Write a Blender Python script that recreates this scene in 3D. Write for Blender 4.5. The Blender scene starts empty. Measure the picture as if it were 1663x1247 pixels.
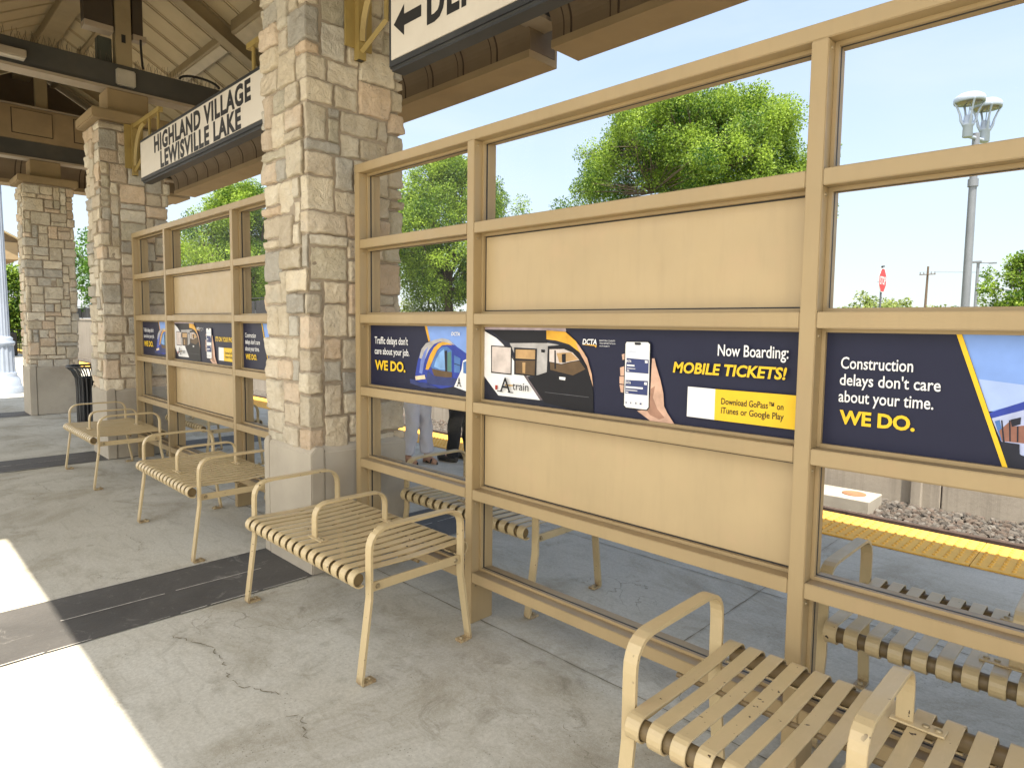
import bpy, bmesh, math, random
import numpy as np
from mathutils import Vector, Matrix

random.seed(7)
rng = np.random.default_rng(11)
S = bpy.context.scene
COL = S.collection
PI = math.pi
PITCH = -4.436            # spacing of the shelter bays along x
EYE = (3.3978, -2.0945, 1.5)

# ------------------------------------------------------------------ helpers
OFF = {}                  # world position of each object's local origin


def tag(o, label=None, cat=None, group=None, kind=None):
    if label: o['label'] = label
    if cat: o['category'] = cat
    if group: o['group'] = group
    if kind: o['kind'] = kind
    return o


def empty(name, loc, label=None, cat=None, group=None):
    o = bpy.data.objects.new(name, None)
    COL.objects.link(o)
    o.location = loc
    OFF[o] = Vector(loc)
    return tag(o, label, cat, group)


def link(name, me, parent=None, mats=()):
    o = bpy.data.objects.new(name, me)
    COL.objects.link(o)
    for m in mats: me.materials.append(m)
    off = Vector((0, 0, 0))
    if parent is not None:
        o.parent = parent
        off = OFF[parent]
    OFF[o] = off
    if off.length > 0: me.transform(Matrix.Translation(-off))
    return o


def copy_tree(o, parent=None):
    c = o.copy()
    COL.objects.link(c)
    OFF[c] = OFF.get(o, Vector((0, 0, 0)))
    if parent is not None: c.parent = parent
    for ch in list(o.children): copy_tree(ch, c)
    return c


class MB:
    """collects shapes and links them as ONE mesh object"""
    def __init__(self):
        self.v, self.f, self.m, self.sm = [], [], [], []
        self.mats, self.mi = [], 0

    def use(self, mat):
        if mat not in self.mats: self.mats.append(mat)
        self.mi = self.mats.index(mat)
        return self

    def add(self, vs, fs, smooth=False):
        n = len(self.v)
        self.v += [tuple(p) for p in vs]
        for f in fs:
            self.f.append(tuple(i + n for i in f)); self.m.append(self.mi); self.sm.append(smooth)

    def box(self, x0, x1, y0, y1, z0, z1):
        self.add([(x0, y0, z0), (x1, y0, z0), (x1, y1, z0), (x0, y1, z0), (x0, y0, z1), (x1, y0, z1), (x1, y1, z1), (x0, y1, z1)],
                 [(0, 3, 2, 1), (4, 5, 6, 7), (0, 1, 5, 4), (1, 2, 6, 5), (2, 3, 7, 6), (3, 0, 4, 7)])
        return self

    def prism(self, poly, axis, a, b):
        """poly in the two other axes, extruded along axis from a to b"""
        def P(p, t):
            if axis == 'x': return (t, p[0], p[1])
            if axis == 'y': return (p[0], t, p[1])
            return (p[0], p[1], t)
        n = len(poly)
        vs = [P(p, a) for p in poly] + [P(p, b) for p in poly]
        fs = [tuple(range(n))[::-1], tuple(range(n, 2 * n))] + [(i, (i + 1) % n, n + (i + 1) % n, n + i) for i in range(n)]
        self.add(vs, fs)
        return self

    def tube(self, pts, rad, n=8, caps=True, smooth=True, flat=1.0):
        pts = [Vector(p) for p in pts]
        if not hasattr(rad, '__len__'): rad = [rad] * len(pts)
        rings, up = [], None
        for i, p in enumerate(pts):
            t = (pts[min(i + 1, len(pts) - 1)] - pts[max(i - 1, 0)]).normalized()
            if up is None:
                up = Vector((1, 0, 0)) if abs(t.x) < .9 else Vector((0, 1, 0))
            s = t.cross(up).normalized()
            up = s.cross(t).normalized()
            r = rad[i]
            ra, rb = (r if hasattr(r, '__len__') else (r, r * flat))
            rings.append([p + up * ra * math.cos(2 * PI * k / n) + s * rb * math.sin(2 * PI * k / n) for k in range(n)])
        vs = [q for r in rings for q in r]
        fs = [(i * n + k, i * n + (k + 1) % n, (i + 1) * n + (k + 1) % n, (i + 1) * n + k) for i in range(len(pts) - 1) for k in range(n)]
        self.add(vs, fs, smooth)
        if caps:
            self.add(rings[0], [tuple(range(n))[::-1]]); self.add(rings[-1], [tuple(range(n))])
        return self

    def lathe(self, prof, cx, cy, n=16, smooth=True, flute=None):
        vs, fs = [], []
        for (r, z) in prof:
            for k in range(n):
                a = 2 * PI * k / n
                vs.append((cx + r * math.cos(a), cy + r * math.sin(a), z))
        for i in range(len(prof) - 1):
            for k in range(n):
                fs.append((i * n + k, i * n + (k + 1) % n, (i + 1) * n + (k + 1) % n, (i + 1) * n + k))
        self.add(vs, fs, smooth)
        self.add(vs[:n], [tuple(range(n))[::-1]]); self.add(vs[-n:], [tuple(range(n))])
        return self

    def strap(self, path, x0, x1, t):
        """flat bar bent along a path in the yz plane, as wide as x0..x1, t thick"""
        P = [Vector((0, p[0], p[1])) for p in path]
        L, R = [], []
        for i, p in enumerate(P):
            a = (P[i] - P[i - 1]).normalized() if i else (P[1] - P[0]).normalized()
            b = (P[i + 1] - P[i]).normalized() if i < len(P) - 1 else a
            m = (a + b).normalized()
            nrm = Vector((0, -m.z, m.y))
            k = t / 2 / max(.3, m.dot(a))
            L.append(p + nrm * k); R.append(p - nrm * k)
        vs = []
        for l, r in zip(L, R):
            vs += [(x0, l.y, l.z), (x1, l.y, l.z), (x1, r.y, r.z), (x0, r.y, r.z)]
        fs = []
        for i in range(len(P) - 1):
            a, b = 4 * i, 4 * i + 4
            for k in range(4):
                fs.append((a + k, b + k, b + (k + 1) % 4, a + (k + 1) % 4))
        e = 4 * (len(P) - 1)
        fs += [(0, 1, 2, 3), (e + 3, e + 2, e + 1, e)]
        self.add(vs, fs)
        return self

    def build(self, name, mat=None, parent=None, bevel=0, seg=1, recalc=True):
        me = bpy.data.meshes.new(name)
        me.from_pydata(self.v, [], self.f)
        mats = self.mats if self.mats else [mat]
        me.polygons.foreach_set('material_index', self.m)
        me.polygons.foreach_set('use_smooth', self.sm)
        if bevel or recalc:
            bm = bmesh.new(); bm.from_mesh(me)
            if recalc: bmesh.ops.recalc_face_normals(bm, faces=bm.faces)
            if bevel:
                es = [e for e in bm.edges if len(e.link_faces) == 2 and e.calc_face_angle(0) > .5]
                bmesh.ops.bevel(bm, geom=es, offset=bevel, segments=seg, affect='EDGES', clamp_overlap=True)
            bm.to_mesh(me); bm.free()
        me.update()
        return link(name, me, parent, mats)


def fillet(pts, rad, n=5):
    """rounds the inner corners of a 2D polyline"""
    out = [pts[0]]
    for i in range(1, len(pts) - 1):
        r = rad[i - 1] if hasattr(rad, '__len__') else rad
        p, a, b = Vector(pts[i]), Vector(pts[i - 1]), Vector(pts[i + 1])
        u, w = (a - p).normalized(), (b - p).normalized()
        ang = u.angle(w)
        if r <= 0 or ang > 3.1:
            out.append(pts[i]); continue
        d = min(r / math.tan(ang / 2), .49 * (a - p).length, .49 * (b - p).length)
        p0, p1 = p + u * d, p + w * d
        for k in range(n + 1):
            t = k / n
            q = p0 * (1 - t) ** 2 + p * 2 * t * (1 - t) + p1 * t * t
            out.append((q.x, q.y))
    out.append(pts[-1])
    return out


def np_mesh(name, verts, faces, mat, parent=None, smooth=False, attrs=None, kind=None):
    """big meshes straight from arrays; every face has the same number of corners"""
    me = bpy.data.meshes.new(name)
    nv, nf, k = len(verts), len(faces), faces.shape[1]
    me.vertices.add(nv); me.vertices.foreach_set('co', np.asarray(verts, np.float32).ravel())
    me.loops.add(nf * k); me.loops.foreach_set('vertex_index', np.asarray(faces, np.int32).ravel())
    me.polygons.add(nf)
    me.polygons.foreach_set('loop_start', np.arange(nf, dtype=np.int32) * k)
    me.polygons.foreach_set('loop_total', np.full(nf, k, np.int32))
    me.polygons.foreach_set('use_smooth', np.full(nf, smooth, bool))
    me.update(calc_edges=True)
    for an, (dom, typ, arr) in (attrs or {}).items():
        at = me.attributes.new(an, typ, dom)
        at.data.foreach_set('value' if typ == 'FLOAT' else 'color', np.asarray(arr, np.float32).ravel())
    me.validate()
    return link(name, me, parent, [mat])


# ------------------------------------------------------------------ materials
class NT:
    def __init__(self, name):
        self.m = bpy.data.materials.new(name); self.m.use_nodes = True
        self.t = self.m.node_tree; self.n = self.t.nodes; self.l = self.t.links
        self.b = self.n['Principled BSDF']; self.out = self.n['Material Output']

    def node(self, typ, **kw):
        o = self.n.new(typ)
        for k, v in kw.items():
            if hasattr(o, k) and k not in o.inputs: setattr(o, k, v)
            else: o.inputs[k].default_value = v
        return o

    def coords(self, scale=(1, 1, 1), out='Object'):
        tc = self.node('ShaderNodeTexCoord'); mp = self.node('ShaderNodeMapping')
        mp.inputs['Scale'].default_value = scale
        self.l.new(tc.outputs[out], mp.inputs['Vector'])
        return mp.outputs['Vector']

    def world(self, scale=(1, 1, 1)):
        g = self.node('ShaderNodeNewGeometry'); mp = self.node('ShaderNodeMapping')
        mp.inputs['Scale'].default_value = scale
        self.l.new(g.outputs['Position'], mp.inputs['Vector'])
        return mp.outputs['Vector']

    def noise(self, vec, scale, detail=4, rough=.55, dist=0):
        o = self.node('ShaderNodeTexNoise', Scale=scale, Detail=detail, Roughness=rough, Distortion=dist)
        self.l.new(vec, o.inputs['Vector'])
        return o.outputs['Fac']

    def voro(self, vec, scale, feature='F1'):
        o = self.n.new('ShaderNodeTexVoronoi'); o.feature = feature; o.inputs['Scale'].default_value = scale
        self.l.new(vec, o.inputs['Vector'])
        return o.outputs['Distance']

    def ramp(self, fac, a, b, ca=0.0, cb=1.0):
        o = self.n.new('ShaderNodeMapRange'); o.clamp = True
        o.inputs['From Min'].default_value = a; o.inputs['From Max'].default_value = b
        o.inputs['To Min'].default_value = ca; o.inputs['To Max'].default_value = cb
        self.l.new(fac, o.inputs['Value'])
        return o.outputs['Result']

    def mixc(self, fac, a, b, mode='MIX'):
        o = self.n.new('ShaderNodeMix'); o.data_type = 'RGBA'; o.blend_type = mode
        for s, x in ((0, fac), (6, a), (7, b)):
            if hasattr(x, 'is_linked') or hasattr(x, 'links'): self.l.new(x, o.inputs[s])
            elif s == 0: o.inputs[0].default_value = x
            else: o.inputs[s].default_value = (*x, 1) if len(x) == 3 else x
        return o.outputs[2]

    def math(self, op, a, b=0.0):
        o = self.n.new('ShaderNodeMath'); o.operation = op
        for s, x in ((0, a), (1, b)):
            if hasattr(x, 'links'): self.l.new(x, o.inputs[s])
            else: o.inputs[s].default_value = x
        return o.outputs[0]

    def bump(self, h, strength=.3, dist=.01):
        o = self.node('ShaderNodeBump', Strength=strength, Distance=dist)
        self.l.new(h, o.inputs['Height']); self.l.new(o.outputs['Normal'], self.b.inputs['Normal'])

    def color(self, c):
        if hasattr(c, 'links'): self.l.new(c, self.b.inputs['Base Color'])
        else: self.b.inputs['Base Color'].default_value = (*c, 1)

    def set(self, rough=.6, metal=0, spec=.5):
        self.b.inputs['Roughness'].default_value = rough; self.b.inputs['Metallic'].default_value = metal
        self.b.inputs['Specular IOR Level'].default_value = spec
        return self.m


def simple(name, c, rough=.6, var=.12, scale=6, bump=0, metal=0, spec=.5, dirt=None, dscale=3):
    t = NT(name); v = t.world()
    n = t.noise(v, scale, 5)
    col = t.mixc(t.ramp(n, .3, .7), tuple(x * (1 - var) for x in c), tuple(min(1, x * (1 + var)) for x in c))
    if dirt:
        col = t.mixc(t.ramp(t.noise(v, dscale, 6, .65), .52, .72, 0, .55), col, dirt)
    t.color(col)
    if bump: t.bump(t.noise(v, scale * 12, 3), bump, .004)
    return t.set(rough, metal, spec)


def paint(name, c, chips=True, rough=.42, dust=False):
    t = NT(name); v = t.world()
    col = t.mixc(t.ramp(t.noise(v, 2.3, 5), .3, .7), tuple(x * .93 for x in c), tuple(x * 1.05 for x in c))
    col = t.mixc(t.ramp(t.noise(t.world((9, 9, 1.2)), 3, 5, .6), .5, .78, 0, .22), col, tuple(x * .72 for x in c))
    col = t.mixc(t.ramp(t.noise(v, 7, 3), .56, .7, 0, .25), col, (min(1, c[0] * 1.12), c[1] * 1.02, c[2] * 1.1))
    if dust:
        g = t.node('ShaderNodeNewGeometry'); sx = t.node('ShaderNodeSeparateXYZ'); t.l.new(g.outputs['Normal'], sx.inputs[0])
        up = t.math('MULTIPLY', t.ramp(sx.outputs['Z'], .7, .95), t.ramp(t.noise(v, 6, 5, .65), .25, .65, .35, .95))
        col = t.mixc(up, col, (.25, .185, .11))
    if chips:
        gz = t.node('ShaderNodeNewGeometry'); sz = t.node('ShaderNodeSeparateXYZ'); t.l.new(gz.outputs['Position'], sz.inputs[0])
        ru = t.math('MULTIPLY', t.ramp(sz.outputs['Z'], .05, .0), t.ramp(t.noise(v, 38, 4, .7), .38, .58, 0, .8))
        col = t.mixc(ru, col, (.16, .085, .04))
        col = t.mixc(t.ramp(t.noise(t.world((14, 3, 14)), 4, 5, .7), .54, .74, 0, .3), col, (min(1, c[0] * 1.25), c[1] * 1.22, c[2] * 1.35))
        ch = t.math('MULTIPLY', t.ramp(t.noise(v, 55, 2, .5), .70, .72), t.ramp(t.noise(v, 5, 2), .48, .55))
        col = t.mixc(ch, col, (.045, .028, .018))
    t.color(col)
    r = t.ramp(t.noise(v, 14, 4), .3, .7, rough - .07, rough + .1); t.l.new(r, t.b.inputs['Roughness'])
    t.bump(t.noise(v, 90, 2), .06, .002)
    t.b.inputs['Specular IOR Level'].default_value = .5
    return t.m


def mat_concrete():
    t = NT('concrete_floor'); v = t.world()
    big = t.noise(v, .5, 6, .62, .6)
    col = t.mixc(t.ramp(big, .34, .66), (.46, .44, .375), (.58, .57, .51))
    # broad brownish dirt, pale worn areas
    col = t.mixc(t.ramp(t.noise(v, 1.15, 7, .70, .8), .46, .66, 0, .78), col, (.27, .24, .175))
    col = t.mixc(t.ramp(t.noise(t.world((1.3, .9, 1)), .9, 5, .6, .5), .55, .75, 0, .5), col, (.60, .59, .55))
    # finger sized grimy patches gathered in clouds
    near = t.ramp(t.noise(v, .9, 3), .46, .60)
    pat = t.math('MULTIPLY', t.ramp(t.noise(v, 4.6, 8, .74, .9), .54, .68), near)
    col = t.mixc(t.math('MULTIPLY', pat, .7), col, (.17, .15, .105))
    sp = t.n.new('ShaderNodeTexVoronoi'); sp.inputs['Scale'].default_value = 4.2; t.l.new(v, sp.inputs['Vector'])
    d = t.math('ADD', sp.outputs['Distance'], t.math('MULTIPLY', t.noise(v, 26, 4), .20))
    m = t.math('MULTIPLY', t.ramp(d, .26, .19), t.ramp(t.noise(v, 1.7, 2), .44, .60, 0, .30))
    col = t.mixc(m, col, (.15, .13, .09))
    # trowel streaks, grain and pores
    st = t.noise(t.world((1.0, 4.5, 1)), 4.0, 6, .72, .6)
    col = t.mixc(t.ramp(st, .52, .68, 0, .28), col, (.22, .195, .145))
    g = t.noise(v, 60, 6, .78)
    col = t.mixc(t.ramp(g, .40, .66, 0, .40), col, (.23, .21, .165))
    col = t.mixc(t.ramp(t.noise(v, 180, 3, .7), .52, .74, 0, .40), col, (.66, .64, .58))
    po = t.n.new('ShaderNodeTexVoronoi'); po.inputs['Scale'].default_value = 48; t.l.new(v, po.inputs['Vector'])
    col = t.mixc(t.math('MULTIPLY', t.ramp(po.outputs['Distance'], .16, .10), t.ramp(t.noise(v, 3.0, 3), .5, .62, 0, .6)), col, (.10, .09, .07))
    # hairline crazing
    vv = t.n.new('ShaderNodeVectorMath'); vv.operation = 'ADD'
    nz = t.node('ShaderNodeTexNoise', Scale=2.4, Detail=6); t.l.new(v, nz.inputs['Vector'])
    t.l.new(v, vv.inputs[0]); t.l.new(nz.outputs['Color'], vv.inputs[1])
    ed = t.voro(vv.outputs[0], .55, 'DISTANCE_TO_EDGE')
    cr = t.math('MULTIPLY', t.ramp(ed, .003, .001), t.ramp(t.noise(v, .8, 2), .52, .58, 0, .45))
    col = t.mixc(cr, col, (.10, .085, .06))
    t.color(col)
    t.bump(t.math('ADD', g, t.math('MULTIPLY', t.noise(v, 9, 4), 1.5)), .3, .004)
    t.b.inputs['Specular IOR Level'].default_value = .22
    t.l.new(t.ramp(big, .3, .7, .68, .85), t.b.inputs['Roughness'])
    return t.m


def mat_stone():
    t = NT('limestone_blocks'); v = t.world()
    at = t.node('ShaderNodeAttribute', attribute_name='tone'); c = at.outputs['Color']
    col = t.mixc(t.ramp(t.noise(v, 8, 6, .7, .6), .40, .66, 0, .55), c, t.mixc(1, c, (.76, .71, .64), 'MULTIPLY'))
    col = t.mixc(t.ramp(t.noise(v, 3.4, 5, .6, .3), .58, .72, 0, .35), col, (.34, .32, .28))
    col = t.mixc(t.ramp(t.noise(v, 5.2, 5, .6, .8), .55, .72, 0, .55), col, (.70, .64, .53))
    pit = t.noise(v, 30, 6, .75, 1.6)
    col = t.mixc(t.ramp(pit, .60, .66, 0, .55), col, (.17, .13, .09))
    col = t.mixc(t.ramp(t.noise(v, 70, 4, .7), .55, .75, 0, .35), col, (.78, .72, .60))
    t.color(col)
    hgt = t.math('ADD', t.noise(v, 44, 7, .75, .6), t.math('MULTIPLY', t.noise(v, 13, 6, .68, 1.4), 2.4))
    t.bump(hgt, .85, .013)
    return t.set(.9, 0, .2)


def mat_leaf(name, a, b, trans=.35):
    t = NT(name)
    at = t.node('ShaderNodeAttribute', attribute_name='tone')
    t.color(t.mixc(at.outputs['Fac'], a, b))
    t.set(.5, 0, .35)
    tr = t.node('ShaderNodeBsdfTranslucent')
    t.l.new(t.mixc(at.outputs['Fac'], tuple(x * 1.2 for x in a), tuple(x * 1.2 for x in b)), tr.inputs['Color'])
    mx = t.node('ShaderNodeMixShader', Fac=trans)
    t.l.new(t.b.outputs[0], mx.inputs[1]); t.l.new(tr.outputs[0], mx.inputs[2]); t.l.new(mx.outputs[0], t.out.inputs['Surface'])
    return t.m


def mat_glass():
    t = NT('window_glass')
    tr = t.node('ShaderNodeBsdfTransparent'); tr.inputs['Color'].default_value = (.99, .992, .99, 1)
    gl = t.node('ShaderNodeBsdfGlossy', Roughness=.02)
    lw = t.node('ShaderNodeFresnel', IOR=1.38)
    f = t.math('MULTIPLY', lw.outputs[0], .012)
    mx = t.node('ShaderNodeMixShader')
    t.l.new(f, mx.inputs[0]); t.l.new(tr.outputs[0], mx.inputs[1]); t.l.new(gl.outputs[0], mx.inputs[2]); t.l.new(mx.outputs[0], t.out.inputs['Surface'])
    return t.m


def mat_gravel():
    t = NT('gravel_bed'); v = t.world()
    vo = t.n.new('ShaderNodeTexVoronoi'); vo.inputs['Scale'].default_value = 17; t.l.new(v, vo.inputs['Vector'])
    sep = t.node('ShaderNodeSeparateColor'); t.l.new(vo.outputs['Color'], sep.inputs[0])
    col = t.mixc(sep.outputs[0], (.06, .053, .046), (.19, .165, .14))
    col = t.mixc(t.ramp(vo.outputs['Distance'], .3, .65, 0, .8), col, (.05, .045, .04))
    t.color(col); t.bump(t.ramp(vo.outputs['Distance'], 0, .7, 1, 0), .9, .04)
    return t.set(.9)


def mat_stones_attr():
    t = NT('ballast_stone'); at = t.node('ShaderNodeAttribute', attribute_name='tone')
    n = t.noise(t.world(), 60, 4)
    t.color(t.mixc(t.ramp(n, .3, .7, 0, .4), at.outputs['Color'], (.12, .10, .085)))
    return t.set(.9)


def mat_wall():
    t = NT('retaining_concrete'); v = t.world()
    col = t.mixc(t.ramp(t.noise(v, .9, 5), .3, .7), (.29, .255, .21), (.37, .33, .28))
    st = t.noise(t.world((7, 7, .35)), 1.6, 6, .7)
    col = t.mixc(t.ramp(st, .48, .68, 0, .5), col, (.18, .155, .13))
    col = t.mixc(t.ramp(t.noise(v, 30, 5, .7), .5, .75, 0, .3), col, (.2, .18, .16))
    t.color(col); t.bump(t.noise(v, 20, 5, .7), .3, .01)
    return t.set(.9)


def mat_ground():
    t = NT('dry_grass_ground'); v = t.world()
    col = t.mixc(t.ramp(t.noise(v, .25, 6), .3, .7), (.09, .11, .035), (.20, .18, .09))
    col = t.mixc(t.ramp(t.noise(v, 9, 5), .4, .7, 0, .5), col, (.06, .085, .02))
    t.color(col); return t.set(.95)


def mat_band():
    t = NT('dark_stamped_band'); v = t.world()
    col = t.mixc(t.ramp(t.noise(v, 1.6, 6, .6, .5), .3, .7), (.058, .056, .054), (.105, .10, .096))
    col = t.mixc(t.ramp(t.noise(v, 5, 8, .78, 1.8), .585, .66, 0, .5), col, (.25, .24, .22))
    vo = t.n.new('ShaderNodeTexVoronoi'); vo.feature = 'DISTANCE_TO_EDGE'; vo.inputs['Scale'].default_value = 3.1
    t.l.new(v, vo.inputs['Vector'])
    t.color(t.mixc(t.ramp(t.noise(v, 60, 5, .7), .4, .75, 0, .3), col, (.04, .04, .04)))
    t.bump(t.noise(v, 40, 5, .7), .35, .006)
    return t.set(.7)


def mat_tactile():
    t = NT('yellow_tactile'); v = t.world()
    col = t.mixc(t.ramp(t.noise(v, 1.4, 5), .3, .7), (.76, .40, .06), (.82, .47, .08))
    col = t.mixc(t.ramp(t.noise(v, 12, 5, .7), .5, .75, 0, .35), col, (.42, .26, .05))
    t.color(col); return t.set(.6)


def ad_paint(name, c, rough=.45):
    return simple(name, c, rough, .04 if name in ('print_navy', 'print_white', 'print_yellow', 'print_black', 'print_card') else (.06 if 'sky' in name else .2), 16, spec=.22)

# ------------------------------------------------------------------ advert artwork, metres in the poster plane (x, z)
A1=[
 ('sky',[(0.603,1.5),(0.948,1.503),(0.949,1.323),(0.699,1.335),(0.633,1.413)]),
 ('gold',[(0.586,1.5),(0.608,1.5),(0.64,1.41),(0.626,1.403)]),
 ('trainblue',[(0.503,1.183),(0.51,1.229),(0.53,1.296),(0.564,1.362),(0.603,1.394),(0.674,1.414),(0.742,1.425),(0.797,1.418),(0.868,1.381),(0.949,1.346),(0.951,1.158),(0.846,1.179),(0.737,1.158),(0.571,1.151),(0.56,1.175)]),
 ('silver',[(0.544,1.313),(0.564,1.362),(0.603,1.394),(0.674,1.414),(0.742,1.425),(0.797,1.418),(0.845,1.391),(0.785,1.403),(0.724,1.406),(0.674,1.392),(0.629,1.357),(0.59,1.299)]),
 ('bluelight',[(0.544,1.231),(0.557,1.297),(0.59,1.351),(0.623,1.376),(0.603,1.332),(0.584,1.274),(0.57,1.225)]),
 ('gold',[(0.601,1.252),(0.61,1.28),(0.639,1.333),(0.674,1.374),(0.711,1.397),(0.748,1.406),(0.797,1.401),(0.827,1.391),(0.785,1.392),(0.739,1.386),(0.702,1.361),(0.671,1.318),(0.638,1.265),(0.624,1.252)]),
 ('glassblue',[(0.646,1.268),(0.674,1.319),(0.705,1.358),(0.742,1.379),(0.785,1.382),(0.824,1.362),(0.825,1.252),(0.749,1.25),(0.661,1.261)]),
 ('glasspale',[(0.674,1.271),(0.693,1.312),(0.724,1.348),(0.758,1.368),(0.768,1.338),(0.769,1.26),(0.724,1.259)]),
 ('brownglass',[(0.655,1.26),(0.749,1.253),(0.825,1.251),(0.825,1.223),(0.737,1.218),(0.674,1.223)]),
 ('bumper',[(0.623,1.246),(0.674,1.221),(0.825,1.22),(0.87,1.22),(0.844,1.178),(0.623,1.173),(0.607,1.203)]),
 ('teal',[(0.788,1.351),(0.817,1.357),(0.821,1.254),(0.788,1.254)]),
 ('dark',[(0.763,1.358),(0.785,1.362),(0.787,1.252),(0.771,1.251)]),
 ('glassblue',[(0.843,1.34),(0.894,1.325),(0.89,1.251),(0.844,1.251)]),
 ('dark',[(0.843,1.299),(0.892,1.29),(0.893,1.286),(0.843,1.295)]),
 ('white',[(0.913,1.314),(0.949,1.327),(0.951,1.158),(0.844,1.176),(0.872,1.22),(0.902,1.268)]),
 ('glassblue',[(0.915,1.307),(0.949,1.316),(0.95,1.248),(0.916,1.252)]),
 ('cream',[(0.511,1.209),(0.597,1.222),(0.605,1.201),(0.517,1.188)]),
 ('bumper',[(0.462,1.191),(0.503,1.191),(0.56,1.173),(0.662,1.17),(0.725,1.158),(0.571,1.153),(0.469,1.167)]),
 ('bumper',[(0.56,1.179),(0.623,1.179),(0.623,1.151),(0.563,1.152)]),
 ('dark',[(0.571,1.146),(0.737,1.155),(0.846,1.176),(0.951,1.154),(0.951,1.128),(0.725,1.139)]),
]
A2=[
 ('dark',[(1.063,1.506),(1.579,1.509),(1.585,1.46),(1.668,1.406),(1.722,1.339),(1.746,1.244),(1.749,1.127),(1.067,1.128)]),
 ('lilac',[(1.063,1.502),(1.586,1.495),(1.59,1.472),(1.48,1.477),(1.063,1.475)]),
 ('silver',[(1.245,1.413),(1.482,1.421),(1.539,1.416),(1.614,1.397),(1.669,1.357),(1.705,1.317),(1.484,1.283),(1.425,1.272),(1.344,1.259)]),
 ('white',[(1.063,1.47),(1.156,1.434),(1.235,1.384),(1.444,1.16),(1.171,1.159),(1.066,1.249)]),
 ('greyviolet',[(1.156,1.434),(1.19,1.417),(1.469,1.164),(1.444,1.16),(1.235,1.384)]),
 ('black',[(1.121,1.473),(1.48,1.472),(1.482,1.42),(1.247,1.415),(1.19,1.429)]),
 ('black',[(1.118,1.399),(1.261,1.397),(1.261,1.263),(1.12,1.265)]),
 ('paleglass',[(1.125,1.394),(1.254,1.392),(1.254,1.269),(1.126,1.271)]),
 ('black',[(1.276,1.394),(1.421,1.393),(1.419,1.265),(1.278,1.267)]),
 ('goldglass',[(1.287,1.385),(1.411,1.387),(1.41,1.344),(1.287,1.343)]),
 ('brownglass',[(1.287,1.333),(1.412,1.338),(1.409,1.271),(1.288,1.274)]),
 ('goldglass',[(1.332,1.326),(1.351,1.327),(1.35,1.276),(1.333,1.278)]),
 ('black',[(1.448,1.391),(1.47,1.39),(1.469,1.377),(1.448,1.378)]),
 ('black',[(1.425,1.272),(1.484,1.29),(1.488,1.407),(1.577,1.415),(1.65,1.391),(1.706,1.331),(1.734,1.271),(1.747,1.217),(1.75,1.127),(1.472,1.153),(1.375,1.25)]),
 ('paleglass',[(1.498,1.393),(1.582,1.397),(1.632,1.383),(1.669,1.353),(1.62,1.344),(1.569,1.331),(1.499,1.338)]),
 ('goldglass',[(1.54,1.378),(1.623,1.384),(1.665,1.355),(1.62,1.346),(1.558,1.336)]),
 ('brownglass',[(1.503,1.335),(1.569,1.328),(1.62,1.341),(1.669,1.35),(1.703,1.316),(1.635,1.285),(1.505,1.302)]),
 ('black',[(1.528,1.39),(1.536,1.39),(1.54,1.308),(1.53,1.307)]),
 ('black',[(1.571,1.374),(1.594,1.378),(1.595,1.339),(1.574,1.337)]),
 ('white',[(1.559,1.275),(1.595,1.274),(1.593,1.261),(1.56,1.263)]),
 ('gold',[(1.48,1.477),(1.59,1.472),(1.649,1.433),(1.696,1.384),(1.724,1.333),(1.702,1.355),(1.668,1.388),(1.613,1.418),(1.539,1.433),(1.481,1.437)]),
 ('peach',[(1.649,1.426),(1.667,1.416),(1.713,1.362),(1.738,1.298),(1.747,1.244),(1.736,1.271),(1.712,1.331),(1.677,1.378)]),
 ('greyline',[(1.476,1.201),(1.725,1.2),(1.725,1.197),(1.476,1.199)]),
 ('red',[(1.154,1.208),(1.171,1.208),(1.169,1.186),(1.154,1.187)]),
 ('gold2',[(1.221,1.216),(1.275,1.217),(1.276,1.212),(1.221,1.21)]),
]
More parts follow.
